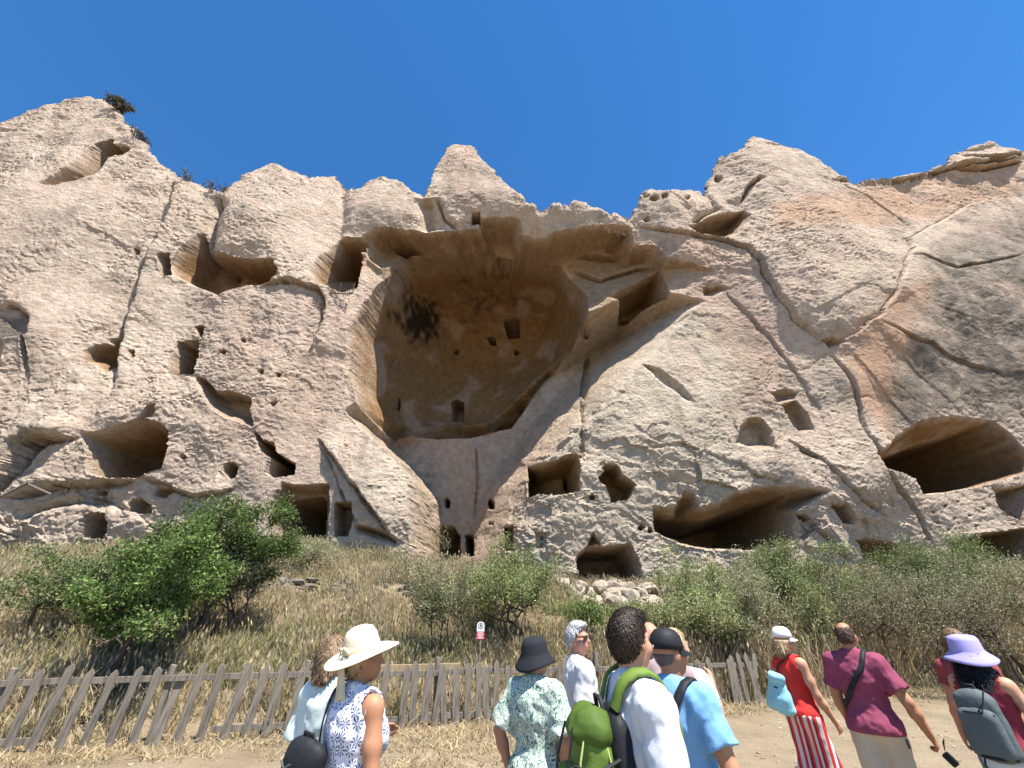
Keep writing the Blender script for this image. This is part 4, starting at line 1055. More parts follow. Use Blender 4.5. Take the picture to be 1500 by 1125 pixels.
def nets(F, lo, vox):
    """smooth surface through the zero level of a grid"""
    S = F < 0; n = np.array(F.shape)
    cnt = np.zeros(n - 1, np.int8); acc = np.zeros((*(n - 1), 3), np.float32)
    c8 = [(i, j, k) for i in (0, 1) for j in (0, 1) for k in (0, 1)]
    def cs(c): return tuple(slice(c[i], n[i] - 1 + c[i]) for i in range(3))
    inside = np.zeros(n - 1, np.int8)
    for c in c8: inside += S[cs(c)]
    act = (inside > 0) & (inside < 8); I = np.argwhere(act)
    pos = np.zeros((len(I), 3)); w = np.zeros(len(I))
    for c in c8:
        for axn in range(3):
            if c[axn]: continue
            e = list(c); e[axn] = 1
            fa = F[I[:, 0] + c[0], I[:, 1] + c[1], I[:, 2] + c[2]]; fb = F[I[:, 0] + e[0], I[:, 1] + e[1], I[:, 2] + e[2]]
            x = (fa < 0) != (fb < 0); t = np.where(x, fa / np.where(x, fa - fb, 1), 0)
            q = np.array(c, float)[None].repeat(len(I), 0); q[:, axn] += t
            pos += q * x[:, None]; w += x
    V = lo + vox * (I + pos / np.maximum(w, 1)[:, None])
    ix = np.full(n - 1, -1, np.int64); ix[act] = np.arange(len(I))
    Q = []
    for axn in range(3):
        o = [i for i in range(3) if i != axn]
        a = S[tuple(slice(0, n[i] - 1) if i == axn else slice(1, n[i] - 1) for i in range(3))]; b = S[tuple(slice(1, n[i]) if i == axn else slice(1, n[i] - 1) for i in range(3))]
        E = np.argwhere(a != b); off = np.array([0 if i == axn else 1 for i in range(3)]); E = E + off
        flip = S[E[:, 0], E[:, 1], E[:, 2]]
        def g(d0, d1):
            q = E.copy(); q[:, o[0]] -= d0; q[:, o[1]] -= d1; return ix[q[:, 0], q[:, 1], q[:, 2]]
        qd = np.stack([g(1, 1), g(0, 1), g(0, 0), g(1, 0)], 1)
        if axn == 1: flip = ~flip
        qd[~flip] = qd[~flip][:, ::-1]
        Q.append(qd)
    Q = np.concatenate(Q); Q = Q[(Q >= 0).all(1)]
    return V, Q

def solid(field, vox, name, mat, parent, post=None, bump=None):
    F, lo, ax = field.grid(vox)
    if post is not None or bump is not None:
        p = np.stack(np.meshgrid(*ax, indexing='ij'), -1)
        if bump is not None:
            near = np.abs(F) < .05; F[near] += bump(p[near])
        if post is not None: F = np.maximum(F, post(p))
    F[0] = F[-1] = .5; F[:, 0] = F[:, -1] = .5; F[:, :, 0] = F[:, :, -1] = .5
    V, Q = nets(F.astype(np.float64), lo, vox)
    return link(name, mesh_from_arrays(name, V, Q), mat, parent)

def rot_z(a): c, s = math.cos(a), math.sin(a); return np.array([[c, -s, 0], [s, c, 0], [0, 0, 1.]])
def rot_x(a): c, s = math.cos(a), math.sin(a); return np.array([[1, 0, 0], [0, c, -s], [0, s, c.real]])

def fabric(name, c, var=.12, bump=.35, rough=.85):
    return noise_mat(name, tuple(v * (1 - var) for v in c), tuple(min(v * (1 + var * .5), .85) for v in c), scale=6, rough=rough, bump=bump, bscale=22, distance=.008)
def skin(name, c): 
    m = noise_mat(name, tuple(v * .85 for v in c), tuple(v * 1.1 for v in c), scale=9, rough=.55, spec=.35); return m
SK_TAN = skin('skin_tan', (.42, .20, .11)); SK_PALE = skin('skin_pale', (.50, .27, .17)); SK_RED = skin('skin_ruddy', (.47, .23, .15))
def hair_mat(name, a, b): return noise_mat(name, a, b, scale=14, detail=6, rough=.5, spec=.25, bump=.5, bscale=60, stretch=(1, 1, .25), distance=.008)
H_DARK = hair_mat('hair_dark', (.012, .008, .006), (.05, .032, .022)); H_BLK = hair_mat('hair_black', (.004, .004, .005), (.018, .016, .018)); H_BRN = hair_mat('hair_brown', (.07, .04, .02), (.26, .17, .10))
H_WHT = hair_mat('hair_white', (.38, .36, .34), (.66, .64, .62)); H_BLD = hair_mat('hair_blond', (.26, .17, .08), (.52, .38, .22)); H_GRY = hair_mat('hair_grey', (.12, .10, .09), (.24, .21, .19))
EYEW = noise_mat('eye_white', (.6, .58, .55), (.65, .62, .6)); LIP = noise_mat('lips', (.36, .12, .10), (.42, .16, .13)); PUPIL = noise_mat('iris', (.02, .015, .01), (.04, .03, .02), rough=.2)

def person(label, px, py, y, rz, sex='m', girth=1.0, yaw=0.0, nod=0.0, skin_m=SK_PALE, arms=None, legs=None, top=None, bottom=None, hair=None, hat_h=0.0, shoe=None, vox=.0115, group=None, drop=0.0):
    """px, py: the crown of the head (or hat) in the photo; y: distance; rz: turn (0 = facing away from the camera, negative = to the right)"""
    P0 = at_y(px, py, y); Hc = P0.z - hat_h
    s = Hc / 1.75
    root = empty('person', (P0.x, y, 0), rz); tag(root, label, 'person', group)
    w = 1.0 if sex == 'm' else .88; g = girth
    def sc(v): return np.array(v, float) * s
    def L(f, kind, off=0.0, only=None):
        pass
    sh = .178 * w
    S = {+1: sc((sh, -.01, 1.405)), -1: sc((-sh, -.01, 1.405))}
    arms = arms or {}
    E, W, HD = {}, {}, {}
    for sd in (1, -1):
        a = arms.get(sd) or ((.05, -.02, -.29), (.02, .07, -.25))
        E[sd] = S[sd] + sc((a[0][0] * sd, a[0][1], a[0][2])); W[sd] = E[sd] + sc((a[1][0] * sd, a[1][1], a[1][2])); HD[sd] = a[2] if len(a) > 2 else None
    legs = legs or {}
    HP, KN, AN = {}, {}, {}
    for sd in (1, -1):
        f = legs.get(sd, (0.0, 0.0)); HP[sd] = sc((.085 * sd, 0, .93)); KN[sd] = sc((.095 * sd, f[0], .50)); AN[sd] = sc((.095 * sd, f[1], .085))
    def torso(F, o, k=.04):
        F.ell(sc((0, -.005, 1.29)), sc((.158 * w * g + o, .112 * g + o, .175 + o)), k)
        F.cone(sc((-sh * .8, -.015, 1.385)), sc((sh * .8, -.015, 1.385)), s * (.055 + o), s * (.055 + o), k)
        F.cone(sc((0, -.03, 1.36)), sc((0, -.02, 1.45)), s * (.085 + o), s * (.055 + o), k)
        for sd in (1, -1): F.cone(sc((.03 * sd, -.025, 1.455)), sc((sh * .86 * sd, -.015, 1.405)), s * (.045 + o), s * (.05 + o), k)
        F.ell(sc((0, .01 + .03 * (g - 1), 1.09)), sc(((.138 if sex == 'm' else .128) * g + o, .108 * g + o, .17 + o)), k)
        F.ell(sc((0, -.005, .95)), sc((.165 * (1 if sex == 'm' else 1.05) * g + o, .118 * g + o, .125 + o)), k)
        for sd in (1, -1):
            F.ell(sc((.075 * sd, -.055 * g, .92)), sc((.085 + o, .08 + o, .09 + o)), k)
            if sex == 'f': F.ell(sc((.072 * sd, .08 * g, 1.265)), sc((.062 + o, .058 + o, .065 + o)), k)
        return F
    def leg(F, sd, o, ankle=.0, k=.035):
        F.cone(HP[sd], KN[sd], s * (.088 * (.6 + .4 * g) + o), s * (.056 + o), k); F.cone(KN[sd], AN[sd], s * (.054 + o + ankle * .5), s * (.036 + o + ankle), k)
    # --- skin
    B = torso(Field(), -.014)
    hz = 1.75; R = rot_z(yaw) @ rot_x(nod); nk = np.array((0, -.015, 1.53))
    def hp(v): return sc(nk + R @ (np.array(v, float) - nk))
    def hell(F, c, r, k=.02): F.ell(hp(c), sc(r), k, R)
    B.cone(sc((0, -.03, 1.42)), hp((0, -.012, 1.56)), s * .058 * (1 if sex == 'm' else .88), s * .053 * (1 if sex == 'm' else .88), .03)
    hell(B, (0, -.012, 1.640), (.074, .093, .105)); hell(B, (0, .028, 1.585), (.056, .062, .07), .03); hell(B, (0, .062, 1.545), (.03, .028, .022), .03)
    B.cone(hp((0, .088, 1.648)), hp((0, .107, 1.607)), s * .008, s * .014, .012); hell(B, (0, .082, 1.655), (.05, .014, .012), .02); hell(B, (0, .088, 1.572), (.026, .014, .016), .015)
    for sd in (1, -1):
        hell(B, (.077 * sd, -.005, 1.62), (.010, .026, .033), .01); hell(B, (.042 * sd, .06, 1.60), (.024, .026, .024), .03)
        B.ell(S[sd], sc((.056, .056, .058)), .04)
        m1 = S[sd] * .45 + E[sd] * .55; ak = 1.12 if sex == 'm' else 1.0
        B.cone(S[sd], m1, s * .052, s * .047 * ak * (.7 + .3 * g), .03); B.cone(m1, E[sd], s * .047 * ak * (.7 + .3 * g), s * .039 * ak, .03)
        m2 = E[sd] * .65 + W[sd] * .35; B.cone(E[sd], m2, s * .039 * ak, s * .042 * ak, .025); B.cone(m2, W[sd], s * .042 * ak, s * .027 * ak, .025)
        # hand: palm, four fingers, thumb
        fd = (W[sd] - E[sd]) / np.linalg.norm(W[sd] - E[sd]); hd = HD[sd] or {}
        inw = np.array((-sd, 0.0, 0.0)) if 'palm' not in hd else np.array(hd['palm'], float); pn = inw - fd * (inw @ fd); pn /= max(np.linalg.norm(pn), 1e-6); lat = np.cross(pn, fd) ; lat *= np.sign(lat[1] + 1e-3)      # towards the thumb (forward)
        curl = hd.get('curl', .45)
        for j, off in enumerate((-.026, -.008, .010, .027)):
            B.cone(W[sd] + fd * s * .005, W[sd] + fd * s * .085 + lat * s * off, s * .019, s * .013, .015)
        for j, (off, ln) in enumerate(((-.029, .058), (-.0095, .072), (.0105, .076), (.030, .068))):
            q0 = W[sd] + fd * s * .082 + lat * s * off; d1 = fd * math.cos(curl * .6) + pn * math.sin(curl * .6); q1 = q0 + d1 * s * ln * .55; d2 = fd * math.cos(curl * 1.8) + pn * math.sin(curl * 1.8); q2 = q1 + d2 * s * ln * .55
            B.cone(q0, q1, s * .0098, s * .0092, .006); B.cone(q1, q2, s * .0092, s * .0082, .006)
        t0 = W[sd] + fd * s * .03 + lat * s * .028; t1 = t0 + (lat * .75 + fd * .6 + pn * .3) * s * .035; t2 = t1 + (fd * .85 + lat * .25 + pn * .4) * s * .034
        B.cone(t0, t1, s * .014, s * .011, .01); B.cone(t1, t2, s * .011, s * .009, .006)
        leg(B, sd, -.012 if bottom else 0)
        B.cone(AN[sd], AN[sd] + sc((.01 * sd, -.03, -.045)), s * .034, s * .032, .03); B.cone(AN[sd] + sc((0, -.02, -.05)), AN[sd] + sc((.02 * sd, .15, -.06)), s * .034, s * .024, .03)
    body = solid(B, vox * 1.08, 'body', skin_m, root)
    # --- face
    def ball(name, c, r, mat, par=None):
        bm = bmesh.new(); bmesh.ops.create_icosphere(bm, subdivisions=2, radius=1.0); me = bpy.data.meshes.new(name); bm.to_mesh(me); bm.free()
        o = link(name, me, mat, par or root); o.location = hp(c); o.scale = [v * s for v in r]; o.rotation_euler = (nod, 0, yaw)
        for p_ in me.polygons: p_.use_smooth = True
        return o
    for sd in (1, -1):
        e = ball('eye', (.031 * sd, .073, 1.637), (.014, .010, .008), EYEW); ball('iris', (.031 * sd, .080, 1.637), (.006, .005, .006), PUPIL)
    ball('mouth', (0, .098, 1.575), (.022, .006, .006), LIP)
    P = dict(root=root, s=s, sc=sc, hp=hp, S=S, E=E, W=W, R=R, nod=nod, yaw=yaw, HP=HP)
    # --- hair
    if hair:
        kind = hair.get('kind', 'short'); HF = Field(); th = hair.get('t', .010)
        hell(HF, (0, -.018, 1.648), (.076 + th, .093 + th, .104 + th), .02)
        if hair.get('quiff'): hell(HF, (0, .02, 1.735), (.062, .075, .035), .03)
        if kind in ('bob', 'long'):
            ln = .08 if kind == 'bob' else hair.get('len', .26)
            for (dx, dy) in ((-.065, -.03), (.065, -.03), (0, -.08), (-.04, -.07), (.04, -.07)): HF.cone(hp((dx, dy, 1.63)), sc((dx * 1.15, dy - .03, 1.60 - ln)), s * .045, s * hair.get('tip', .03), .04)
        if kind == 'tail': HF.cone(hp((0, -.10, 1.63)), sc((.0, -.12, 1.44)), s * .035, s * .016, .03)
        c0, n0 = hp((0, .055, 1.70)), R @ np.array((0, .80, -.60)); c1 = hp((0, -.02, 1.56)); up = R @ np.array((0, .25, -.97)); cen = hp((0, -.10, 1.72)); bald = hair.get('bald')
        front = R @ np.array((0, 1.0, 0)); c2 = hp((0, .012, 1.60))
        def post(p):
            d = np.maximum((p - c0) @ n0, np.where(((p - c2) @ front) > 0, ((p - hp((0, 0, 1.675))) @ (R @ np.array((0, 0, -1.)))), -1))
            if kind in ('short', 'tail'): d = np.maximum(d, (p - c1) @ up)
            if hat_h: d = np.maximum(d, (p - hp((0, 0, 1.635))) @ (R @ np.array((0, 0, 1.))))
            if bald: d = np.maximum(d, bald * s - np.linalg.norm(p - hp((0, -.045, 1.775)), axis=-1))
            return d
        amp = hair.get('amp', .007)
        ho = solid(HF, vox * .85, 'hair', hair['mat'], root, post, lambda p: amp * s * fbm(p[:, 0] * 90, p[:, 1] * 90, p[:, 2] * 50, 2))
        if hair.get('strands', 900):                                  # loose strands over the hair
            me_ = ho.data; nv = len(me_.vertices); co = np.zeros(nv * 3, np.float32); me_.vertices.foreach_get('co', co); co = co.reshape(-1, 3); nn = np.zeros(nv * 3, np.float32); me_.vertices.foreach_get('normal', nn); nn = nn.reshape(-1, 3)
            rr = np.random.RandomState(int(px)); kk = rr.randint(0, nv, hair.get('strands', 900)); kk = kk[(co[kk] - hp((0, 0, 1.60))) @ (R @ np.array((0, 0, 1.))) < (0 if hat_h else 9)]; c = co[kk]; n_ = nn[kk]; tdir = np.array((0, -.25, -1.0)) + rr.normal(0, .45, (len(kk), 3)); tdir -= n_ * (tdir * n_).sum(1, keepdims=True) * .8; tdir /= np.linalg.norm(tdir, axis=1, keepdims=True)
            sdv = np.cross(tdir, n_); sdv /= np.maximum(np.linalg.norm(sdv, axis=1, keepdims=True), 1e-6); ln = hair.get('sl', .03) * s * rr.uniform(.6, 1.4, (len(kk), 1)); wd = .0035 * s
            a0 = c - n_ * .002; e0 = c + tdir * ln * .6 + n_ * .006 * s; e1 = c + tdir * ln + n_ * hair.get('lift', .006) * s
            VV = np.stack([a0 - sdv * wd, a0 + sdv * wd, e0 + sdv * wd * .8, e0 - sdv * wd * .8, e1], 1).reshape(-1, 3); b5 = np.arange(len(kk)) * 5
            link('strands', mesh_from_arrays('strands', VV, np.stack([b5, b5 + 1, b5 + 2, b5 + 3], 1), np.stack([b5 + 3, b5 + 2, b5 + 4], 1)), hair['mat'], ho)
    # --- clothes
    if top:
        o = top.get('o', .012); T1 = torso(Field(), o, .05); slv = top.get('sleeve', .55); lo = top.get('loose', .02)
        if top.get('flare'): T1.ell(sc((0, 0, top.get('hem', .86) + .02)), sc((.175 * g + top['flare'], .135 * g + top['flare'], .12)), .06)
        for sd in (1, -1):
            if slv > 0:
                dr = E[sd] - S[sd]; e = S[sd] + dr * slv; T1.ell(S[sd], sc((.062 + o, .06 + o, .062 + o)), .04)
                T1.cone(S[sd], e + dr * .12, s * (.055 + o), s * (.046 + o + lo), .035, cut=(e, dr / np.linalg.norm(dr)))
        hem = top.get('hem', .86) * s; neck = top.get('neck', .078); nc = sc((0, .035, 1.505)); f = 1.35 * top.get('fold', .010)
        am = [(S[sd] + sc((.004 * sd, 0, .0)), sc((.062, .075, .085))) for sd in (1, -1)]
        def post(p):
            d = np.maximum(hem - p[..., 2] , neck * s - np.linalg.norm((p - nc) * np.array((.85, .9, 1.0)), axis=-1))
            if slv <= 0:
                for c_, r_ in am: d = np.maximum(d, (1 - np.linalg.norm((p - c_) / r_, axis=-1)) * .06 * s)
            return d
        sd0 = px * .37
        fold = lambda p: f * s * (-.8 + .6 * fbm(p[:, 0] * 7 + sd0, p[:, 1] * 7, p[:, 2] * 5 + 1.2 * p[:, 0], 2) + 1.5 * np.abs(pnoise(p[:, 0] * 13 + p[:, 2] * 9, p[:, 1] * 13 + sd0, p[:, 2] * 8 - p[:, 0] * 6)) + .7 * np.abs(pnoise(p[:, 0] * 24 - p[:, 2] * 12, p[:, 1] * 24, p[:, 2] * 14 + sd0)))
        P['top'] = solid(T1, vox, top.get('name', 'shirt'), top['mat'], root, post, fold); P['TF'] = T1
        if top.get('collar'):
            bm = bmesh.new(); rings = []
            for (rr, dz, dy) in ((.064, -.02, 0), (.060, .022, 0), (.068, .024, 0), (.084, -.022, 0)):
                rings.append([bm.verts.new(tuple(sc((rr * math.cos(a) * 1.0, -.018 + rr * 1.08 * math.sin(a), 1.462 + dz - .022 * math.sin(a))))) for a in np.linspace(math.radians(-248), math.radians(68), 22)])
            for a, b in zip(rings[:-1], rings[1:]):
                for k in range(21): bm.faces.new((a[k], a[k + 1], b[k + 1], b[k]))
            me = bpy.data.meshes.new('collar'); bm.to_mesh(me); bm.free()
            for p_ in me.polygons: p_.use_smooth = True
            link('collar', me, top['mat'], P['top'])
    if bottom:
        o = bottom.get('o', .012); BF = Field(); gg = girth
        BF.ell(sc((0, -.005, .95)), sc((.165 * (1 if sex == 'm' else 1.05) * gg + o, .118 * gg + o, .13 + o)), .04); BF.ell(sc((0, .0, 1.03)), sc((.14 * gg + o, .108 * gg + o, .1)), .04)
        for sd in (1, -1): BF.ell(sc((.075 * sd, -.055 * gg, .92)), sc((.085 + o, .08 + o, .09 + o)), .04); leg(BF, sd, o + bottom.get('loose', .012), bottom.get('flare', .012))
        wz = (top.get('hem', .86) + .025 if top else 1.04) * s; az = bottom.get('end', .10) * s
        solid(BF, vox * 1.45, bottom.get('name', 'trousers'), bottom['mat'], root, lambda p: np.maximum(p[..., 2] - wz, az - p[..., 2]), lambda p: .016 * s * (fbm(p[:, 0] * 8, p[:, 1] * 8, p[:, 2] * 9, 2) + .6 * np.abs(pnoise(p[:, 0] * 10, p[:, 1] * 10, p[:, 2] * 16))))
    for sd in (1, -1):
        SF = Field(); SF.cone(AN[sd] + sc((0, -.035, -.035)), AN[sd] + sc((.0, -.03, -.05)), s * .045, s * .043, .03); SF.cone(AN[sd] + sc((0, -.02, -.045)), AN[sd] + sc((.02 * sd, .16, -.055)), s * .044, s * .034, .03)
        fl = 0.004
        solid(SF, vox * 1.3, 'shoe', shoe or SHOE, root, lambda p: np.maximum(fl - p[..., 2], p[..., 2] - AN[sd][2] - .02))
    return P
SHOE = fabric('shoe_grey', (.16, .15, .15)); SHOE_W = fabric('shoe_white', (.6, .6, .6))

def lathe(profile, n, name, squash=(1, 1), wave=0.0, seed=0):
    bm = bmesh.new(); R_ = []
    for j, (rr, z) in enumerate(profile):
        R_.append([bm.verts.new((rr * squash[0] * math.cos(6.28319 * k / n), rr * squash[1] * math.sin(6.28319 * k / n), z + wave * (rr / profile[-1][0]) ** 3 * math.sin(2 * 6.28319 * k / n + seed))) for k in range(n)])
    for a, b in zip(R_[:-1], R_[1:]):
        for k in range(n): bm.faces.new((a[k], a[(k + 1) % n], b[(k + 1) % n], b[k]))
    bmesh.ops.remove_doubles(bm, verts=bm.verts, dist=1e-5); bmesh.ops.recalc_face_normals(bm, faces=bm.faces)
    me = bpy.data.meshes.new(name); bm.to_mesh(me); bm.free()
    for p_ in me.polygons: p_.use_smooth = True
    return me
def wear(P, me, name, mat, at=(0, -.012, 1.70), tilt=(0, 0, 0), par=None, scale=1.0):
    o = link(name, me, mat, P['root']); o.location = P['hp'](at)
    R = Matrix(P['R'].tolist()) @ Matrix.Rotation(tilt[2], 3, 'Z') @ Matrix.Rotation(tilt[0], 3, 'X') @ Matrix.Rotation(tilt[1], 3, 'Y')
    o.rotation_euler = R.to_euler(); o.scale = [P['s'] * scale] * 3
    md = o.modifiers.new('thick', 'SOLIDIFY'); md.thickness = .003; md.offset = 1
    return o

def ribbon(P, pts, width, th, mat, name, par, lift=.006, field='TF', n=26):
    """a strap laid on the clothes: points in the person's frame (unit height), drawn onto the surface"""
    F = P[field]; lift = lift + .016; pts = np.array([P['sc'](q) for q in pts]); t = np.linspace(0, len(pts) - 1, n); i = np.clip(t.astype(int), 0, len(pts) - 2); f = (t - i)[:, None]
    p0 = pts[np.maximum(i - 1, 0)]; p1 = pts[i]; p2 = pts[i + 1]; p3 = pts[np.minimum(i + 2, len(pts) - 1)]
    C = .5 * (2 * p1 + (p2 - p0) * f + (2 * p0 - 5 * p1 + 4 * p2 - p3) * f ** 2 + (3 * p1 - p0 - 3 * p2 + p3) * f ** 3)
    def nrm(q):
        e = .006; return np.stack([F.at(q + np.eye(3)[k] * e) - F.at(q - np.eye(3)[k] * e) for k in range(3)], -1)
    def proj(q, L):
        for _ in range(4):
            g_ = nrm(q); g_ /= np.maximum(np.linalg.norm(g_, axis=-1, keepdims=True), 1e-6); q = q - g_ * (F.at(q) - L)[..., None] * .9
        return q
    C = proj(C, lift); N_ = nrm(C); N_ /= np.maximum(np.linalg.norm(N_, axis=-1, keepdims=True), 1e-6)
    Tn = np.gradient(C, axis=0); Tn /= np.linalg.norm(Tn, axis=-1, keepdims=True); Bn = np.cross(Tn, N_)
    A = C + Bn * width / 2; B_ = C - Bn * width / 2; M_ = C + N_ * th * .3
    A2, B2, M2 = A + N_ * th, B_ + N_ * th, C + N_ * th * 1.3
    V = np.stack([A, A2, M2, B2, B_], 1).reshape(-1, 3); Q = []
    for k in range(n - 1):
        for j in range(5): Q.append((k * 5 + j, k * 5 + (j + 1) % 5, (k + 1) * 5 + (j + 1) % 5, (k + 1) * 5 + j))
    me = mesh_from_arrays(name, V, np.array(Q)); return link(name, me, mat, par)

# ---- cloth patterns
def pattern_flower():
    m, nt, bs = new_mat('white_cloth_navy_flowers'); tc = nt.nodes.new('ShaderNodeTexCoord'); sp0 = nt.nodes.new('ShaderNodeSeparateXYZ'); nt.links.new(tc.outputs['Object'], sp0.inputs[0])
    def M(op, a, b=None):
        n = nd(nt, 'ShaderNodeMath', operation=op)
        for k, v in enumerate((a, b)):
            if v is None: continue
            if isinstance(v, (int, float)): n.inputs[k].default_value = v
            else: nt.links.new(v, n.inputs[k])
        return n.outputs[0]
    cb = nt.nodes.new('ShaderNodeCombineXYZ'); nt.links.new(M('MULTIPLY', M('ARCTAN2', sp0.outputs[1], sp0.outputs[0]), 2.9), cb.inputs[0]); nt.links.new(M('MULTIPLY', sp0.outputs[2], 17.0), cb.inputs[1])
    vo = nt.nodes.new('ShaderNodeTexVoronoi'); vo.voronoi_dimensions = '2D'; vo.inputs['Scale'].default_value = 1.0; vo.inputs['Randomness'].default_value = .55; nt.links.new(cb.outputs[0], vo.inputs['Vector'])
    su = nd(nt, 'ShaderNodeVectorMath', operation='SUBTRACT'); nt.links.new(cb.outputs[0], su.inputs[0]); nt.links.new(vo.outputs['Position'], su.inputs[1])
    sp_ = nt.nodes.new('ShaderNodeSeparateXYZ'); nt.links.new(su.outputs[0], sp_.inputs[0])
    an = M('ARCTAN2', sp_.outputs[1], sp_.outputs[0]); pet = M('GREATER_THAN', M('COSINE', M('MULTIPLY', an, 8.0)), .3); d = vo.outputs['Distance']
    star = M('MULTIPLY', pet, M('MULTIPLY', M('LESS_THAN', d, .46), M('GREATER_THAN', d, .08)))
    nt.links.new(mixc(nt, star, (.66, .67, .74), (.05, .07, .20)), bs.inputs['Base Color']); return m
def pattern_leaf():
    m, nt, bs = new_mat('green_white_leaf_print'); tc = nt.nodes.new('ShaderNodeTexCoord')
    n = nd(nt, 'ShaderNodeTexNoise', Scale=13.0, Detail=2.0, Distortion=1.6); nt.links.new(tc.outputs['Object'], n.inputs['Vector'])
    q = nd(nt, 'ShaderNodeMath', operation='MULTIPLY'); q.inputs[1].default_value = 9.0; nt.links.new(n.outputs[0], q.inputs[0])
    fr = nd(nt, 'ShaderNodeMath', operation='FRACT'); nt.links.new(q.outputs[0], fr.inputs[0])
    r_ = ramp(nt, fr.outputs[0], [(.0, (.60, .64, .58)), (.36, (.56, .62, .55)), (.42, (.035, .13, .08)), (.70, (.07, .22, .14)), (.80, (.58, .64, .56))]); nt.links.new(r_.outputs[0], bs.inputs['Base Color']); return m
def pattern_stripe():
    m, nt, bs = new_mat('red_white_stripes'); tc = nt.nodes.new('ShaderNodeTexCoord'); sp_ = nt.nodes.new('ShaderNodeSeparateXYZ'); nt.links.new(tc.outputs['Object'], sp_.inputs[0])
    ad = nd(nt, 'ShaderNodeMath', operation='MULTIPLY_ADD'); ad.inputs[1].default_value = .8; nt.links.new(sp_.outputs[1], ad.inputs[0]); nt.links.new(sp_.outputs[0], ad.inputs[2])
    q = nd(nt, 'ShaderNodeMath', operation='MULTIPLY'); q.inputs[1].default_value = 7.0; nt.links.new(ad.outputs[0], q.inputs[0]); fr = nd(nt, 'ShaderNodeMath', operation='FRACT'); nt.links.new(q.outputs[0], fr.inputs[0])
    r_ = ramp(nt, fr.outputs[0], [(0, (.60, .52, .54)), (.28, (.60, .04, .03)), (.5, (.64, .58, .6)), (.68, (.25, .02, .05)), (.82, (.60, .06, .04))]); r_.color_ramp.interpolation = 'CONSTANT'
    nt.links.new(r_.outputs[0], bs.inputs['Base Color']); return m

# ---- hats
BUCKET = [(0.001, .075), (.05, .073), (.082, .064), (.094, .045), (.100, -.02), (.106, -.035), (.125, -.055), (.150, -.078), (.163, -.092), (.160, -.096)]
def cap_mesh():
    me = lathe([(0.001, .088), (.03, .087), (.062, .075), (.085, .048), (.095, .010), (.097, -.025)], 24, 'cap', (.97, 1.06)); return me
def visor_mesh():
    V, Q = [], []; n = 13
    for j in range(6):
        for k in range(n):
            a = math.radians(20 + 140 * k / (n - 1)); rr = 1.0; d = .075 * j / 5 * math.sin(math.pi * (k + .0) / (n - 1)) ** .6
            V.append((.094 * math.cos(a), .1 * math.sin(a) + d, -.02 - .3 * d * (1 + .0 * j) - .04 * (abs(k - 6) / 6) ** 2 * j / 5))
    for j in range(5):
        for k in range(n - 1): Q.append((j * n + k, j * n + k + 1, (j + 1) * n + k + 1, (j + 1) * n + k))
    return mesh_from_arrays('visor', np.array(V), np.array(Q))

# ---- bags
def soft_box(name, size, mat, parent=None, taper=.85, bulge=.12, seed=1, vox=.012, folds=.006, strapnot=None):
    """a stuffed bag body: width x (x), depth y, height z, standing on z=0"""
    w, d, h = size; F = Field()
    n = 5
    for i in range(n):
        t = i / (n - 1); f = 1 - (1 - taper) * t ** 1.5; zz = h * (.14 + .72 * t)
        F.ell((0, 0, zz), (w / 2 * f, d / 2 * f * (1 + bulge * math.sin(math.pi * t)), h * .2), .05)
    for sx in (-1, 1):
        F.cone((sx * w * .36, 0, h * .12), (sx * w * .36 * taper, 0, h * .86), w * .13, w * .12, .06)
    return solid(F, vox, name, mat, parent, None, lambda p: folds * (fbm(p[:, 0] * 9 + seed, p[:, 1] * 9, p[:, 2] * 8, 2) + np.abs(pnoise(p[:, 0] * 14, p[:, 1] * 12 + seed, p[:, 2] * 11))))
def frame_of(P): 
    return P['root'].matrix_basis.copy() if False else (Matrix.Translation(P['root'].location) @ Matrix.Rotation(P['root'].rotation_euler.z, 4, 'Z'))
def bag_root(P, name, label, loc, cat='backpack', rot=(0, 0, 0)):
    o = empty(name); o.matrix_world = frame_of(P) @ Matrix.Translation(Vector(P['sc'](loc))) @ Matrix.Rotation(rot[2], 4, 'Z') @ Matrix.Rotation(rot[0], 4, 'X') @ Matrix.Rotation(rot[1], 4, 'Y')
    tag(o, label, cat); return o
def strap_for(P, bag, pts, width, th, mat, name='strap', lift=.006):
    o = ribbon(P, pts, width, th, mat, name, bag, lift)
    Mi = bag.matrix_world.inverted() if False else (bag.matrix_basis.inverted() @ frame_of(P))
    o.data.transform(Mi); return o
def tubes(par, paths, r, mat, name, n=6):
    V, Q = [], []
    for pts in paths: tube(V, Q, pts, [r] * len(pts), n)
    return link(name, mesh_from_arrays(name, np.array(V), np.array(Q)), mat, par)

# ================================================================== the tourists
GRP = 'tourists walking along the path'
W_SHIRT = fabric('white_polo', (.66, .66, .68)); W_TEE = fabric('white_tee', (.66, .67, .72)); BLUE = fabric('blue_polo', (.20, .42, .70)); MAROON = fabric('maroon_tee', (.25, .055, .10)); REDT = fabric('red_top', (.58, .035, .03))
KHAKI = fabric('khaki_trousers', (.50, .43, .33)); DENIM = fabric('denim', (.16, .22, .32)); LDENIM = fabric('pale_denim', (.50, .60, .70)); NAVY = fabric('navy_cloth', (.04, .05, .09)); PALEB = fabric('pale_aqua_shirt', (.58, .68, .66), var=.2)
BLKF = fabric('black_nylon', (.018, .019, .022), rough=.6); CHAR = fabric('charcoal_nylon', (.10, .125, .13), rough=.7); OLIVE = fabric('olive_nylon', (.13, .20, .035), rough=.65); OLIVE_D = fabric('olive_nylon_dark', (.07, .12, .02), rough=.65)
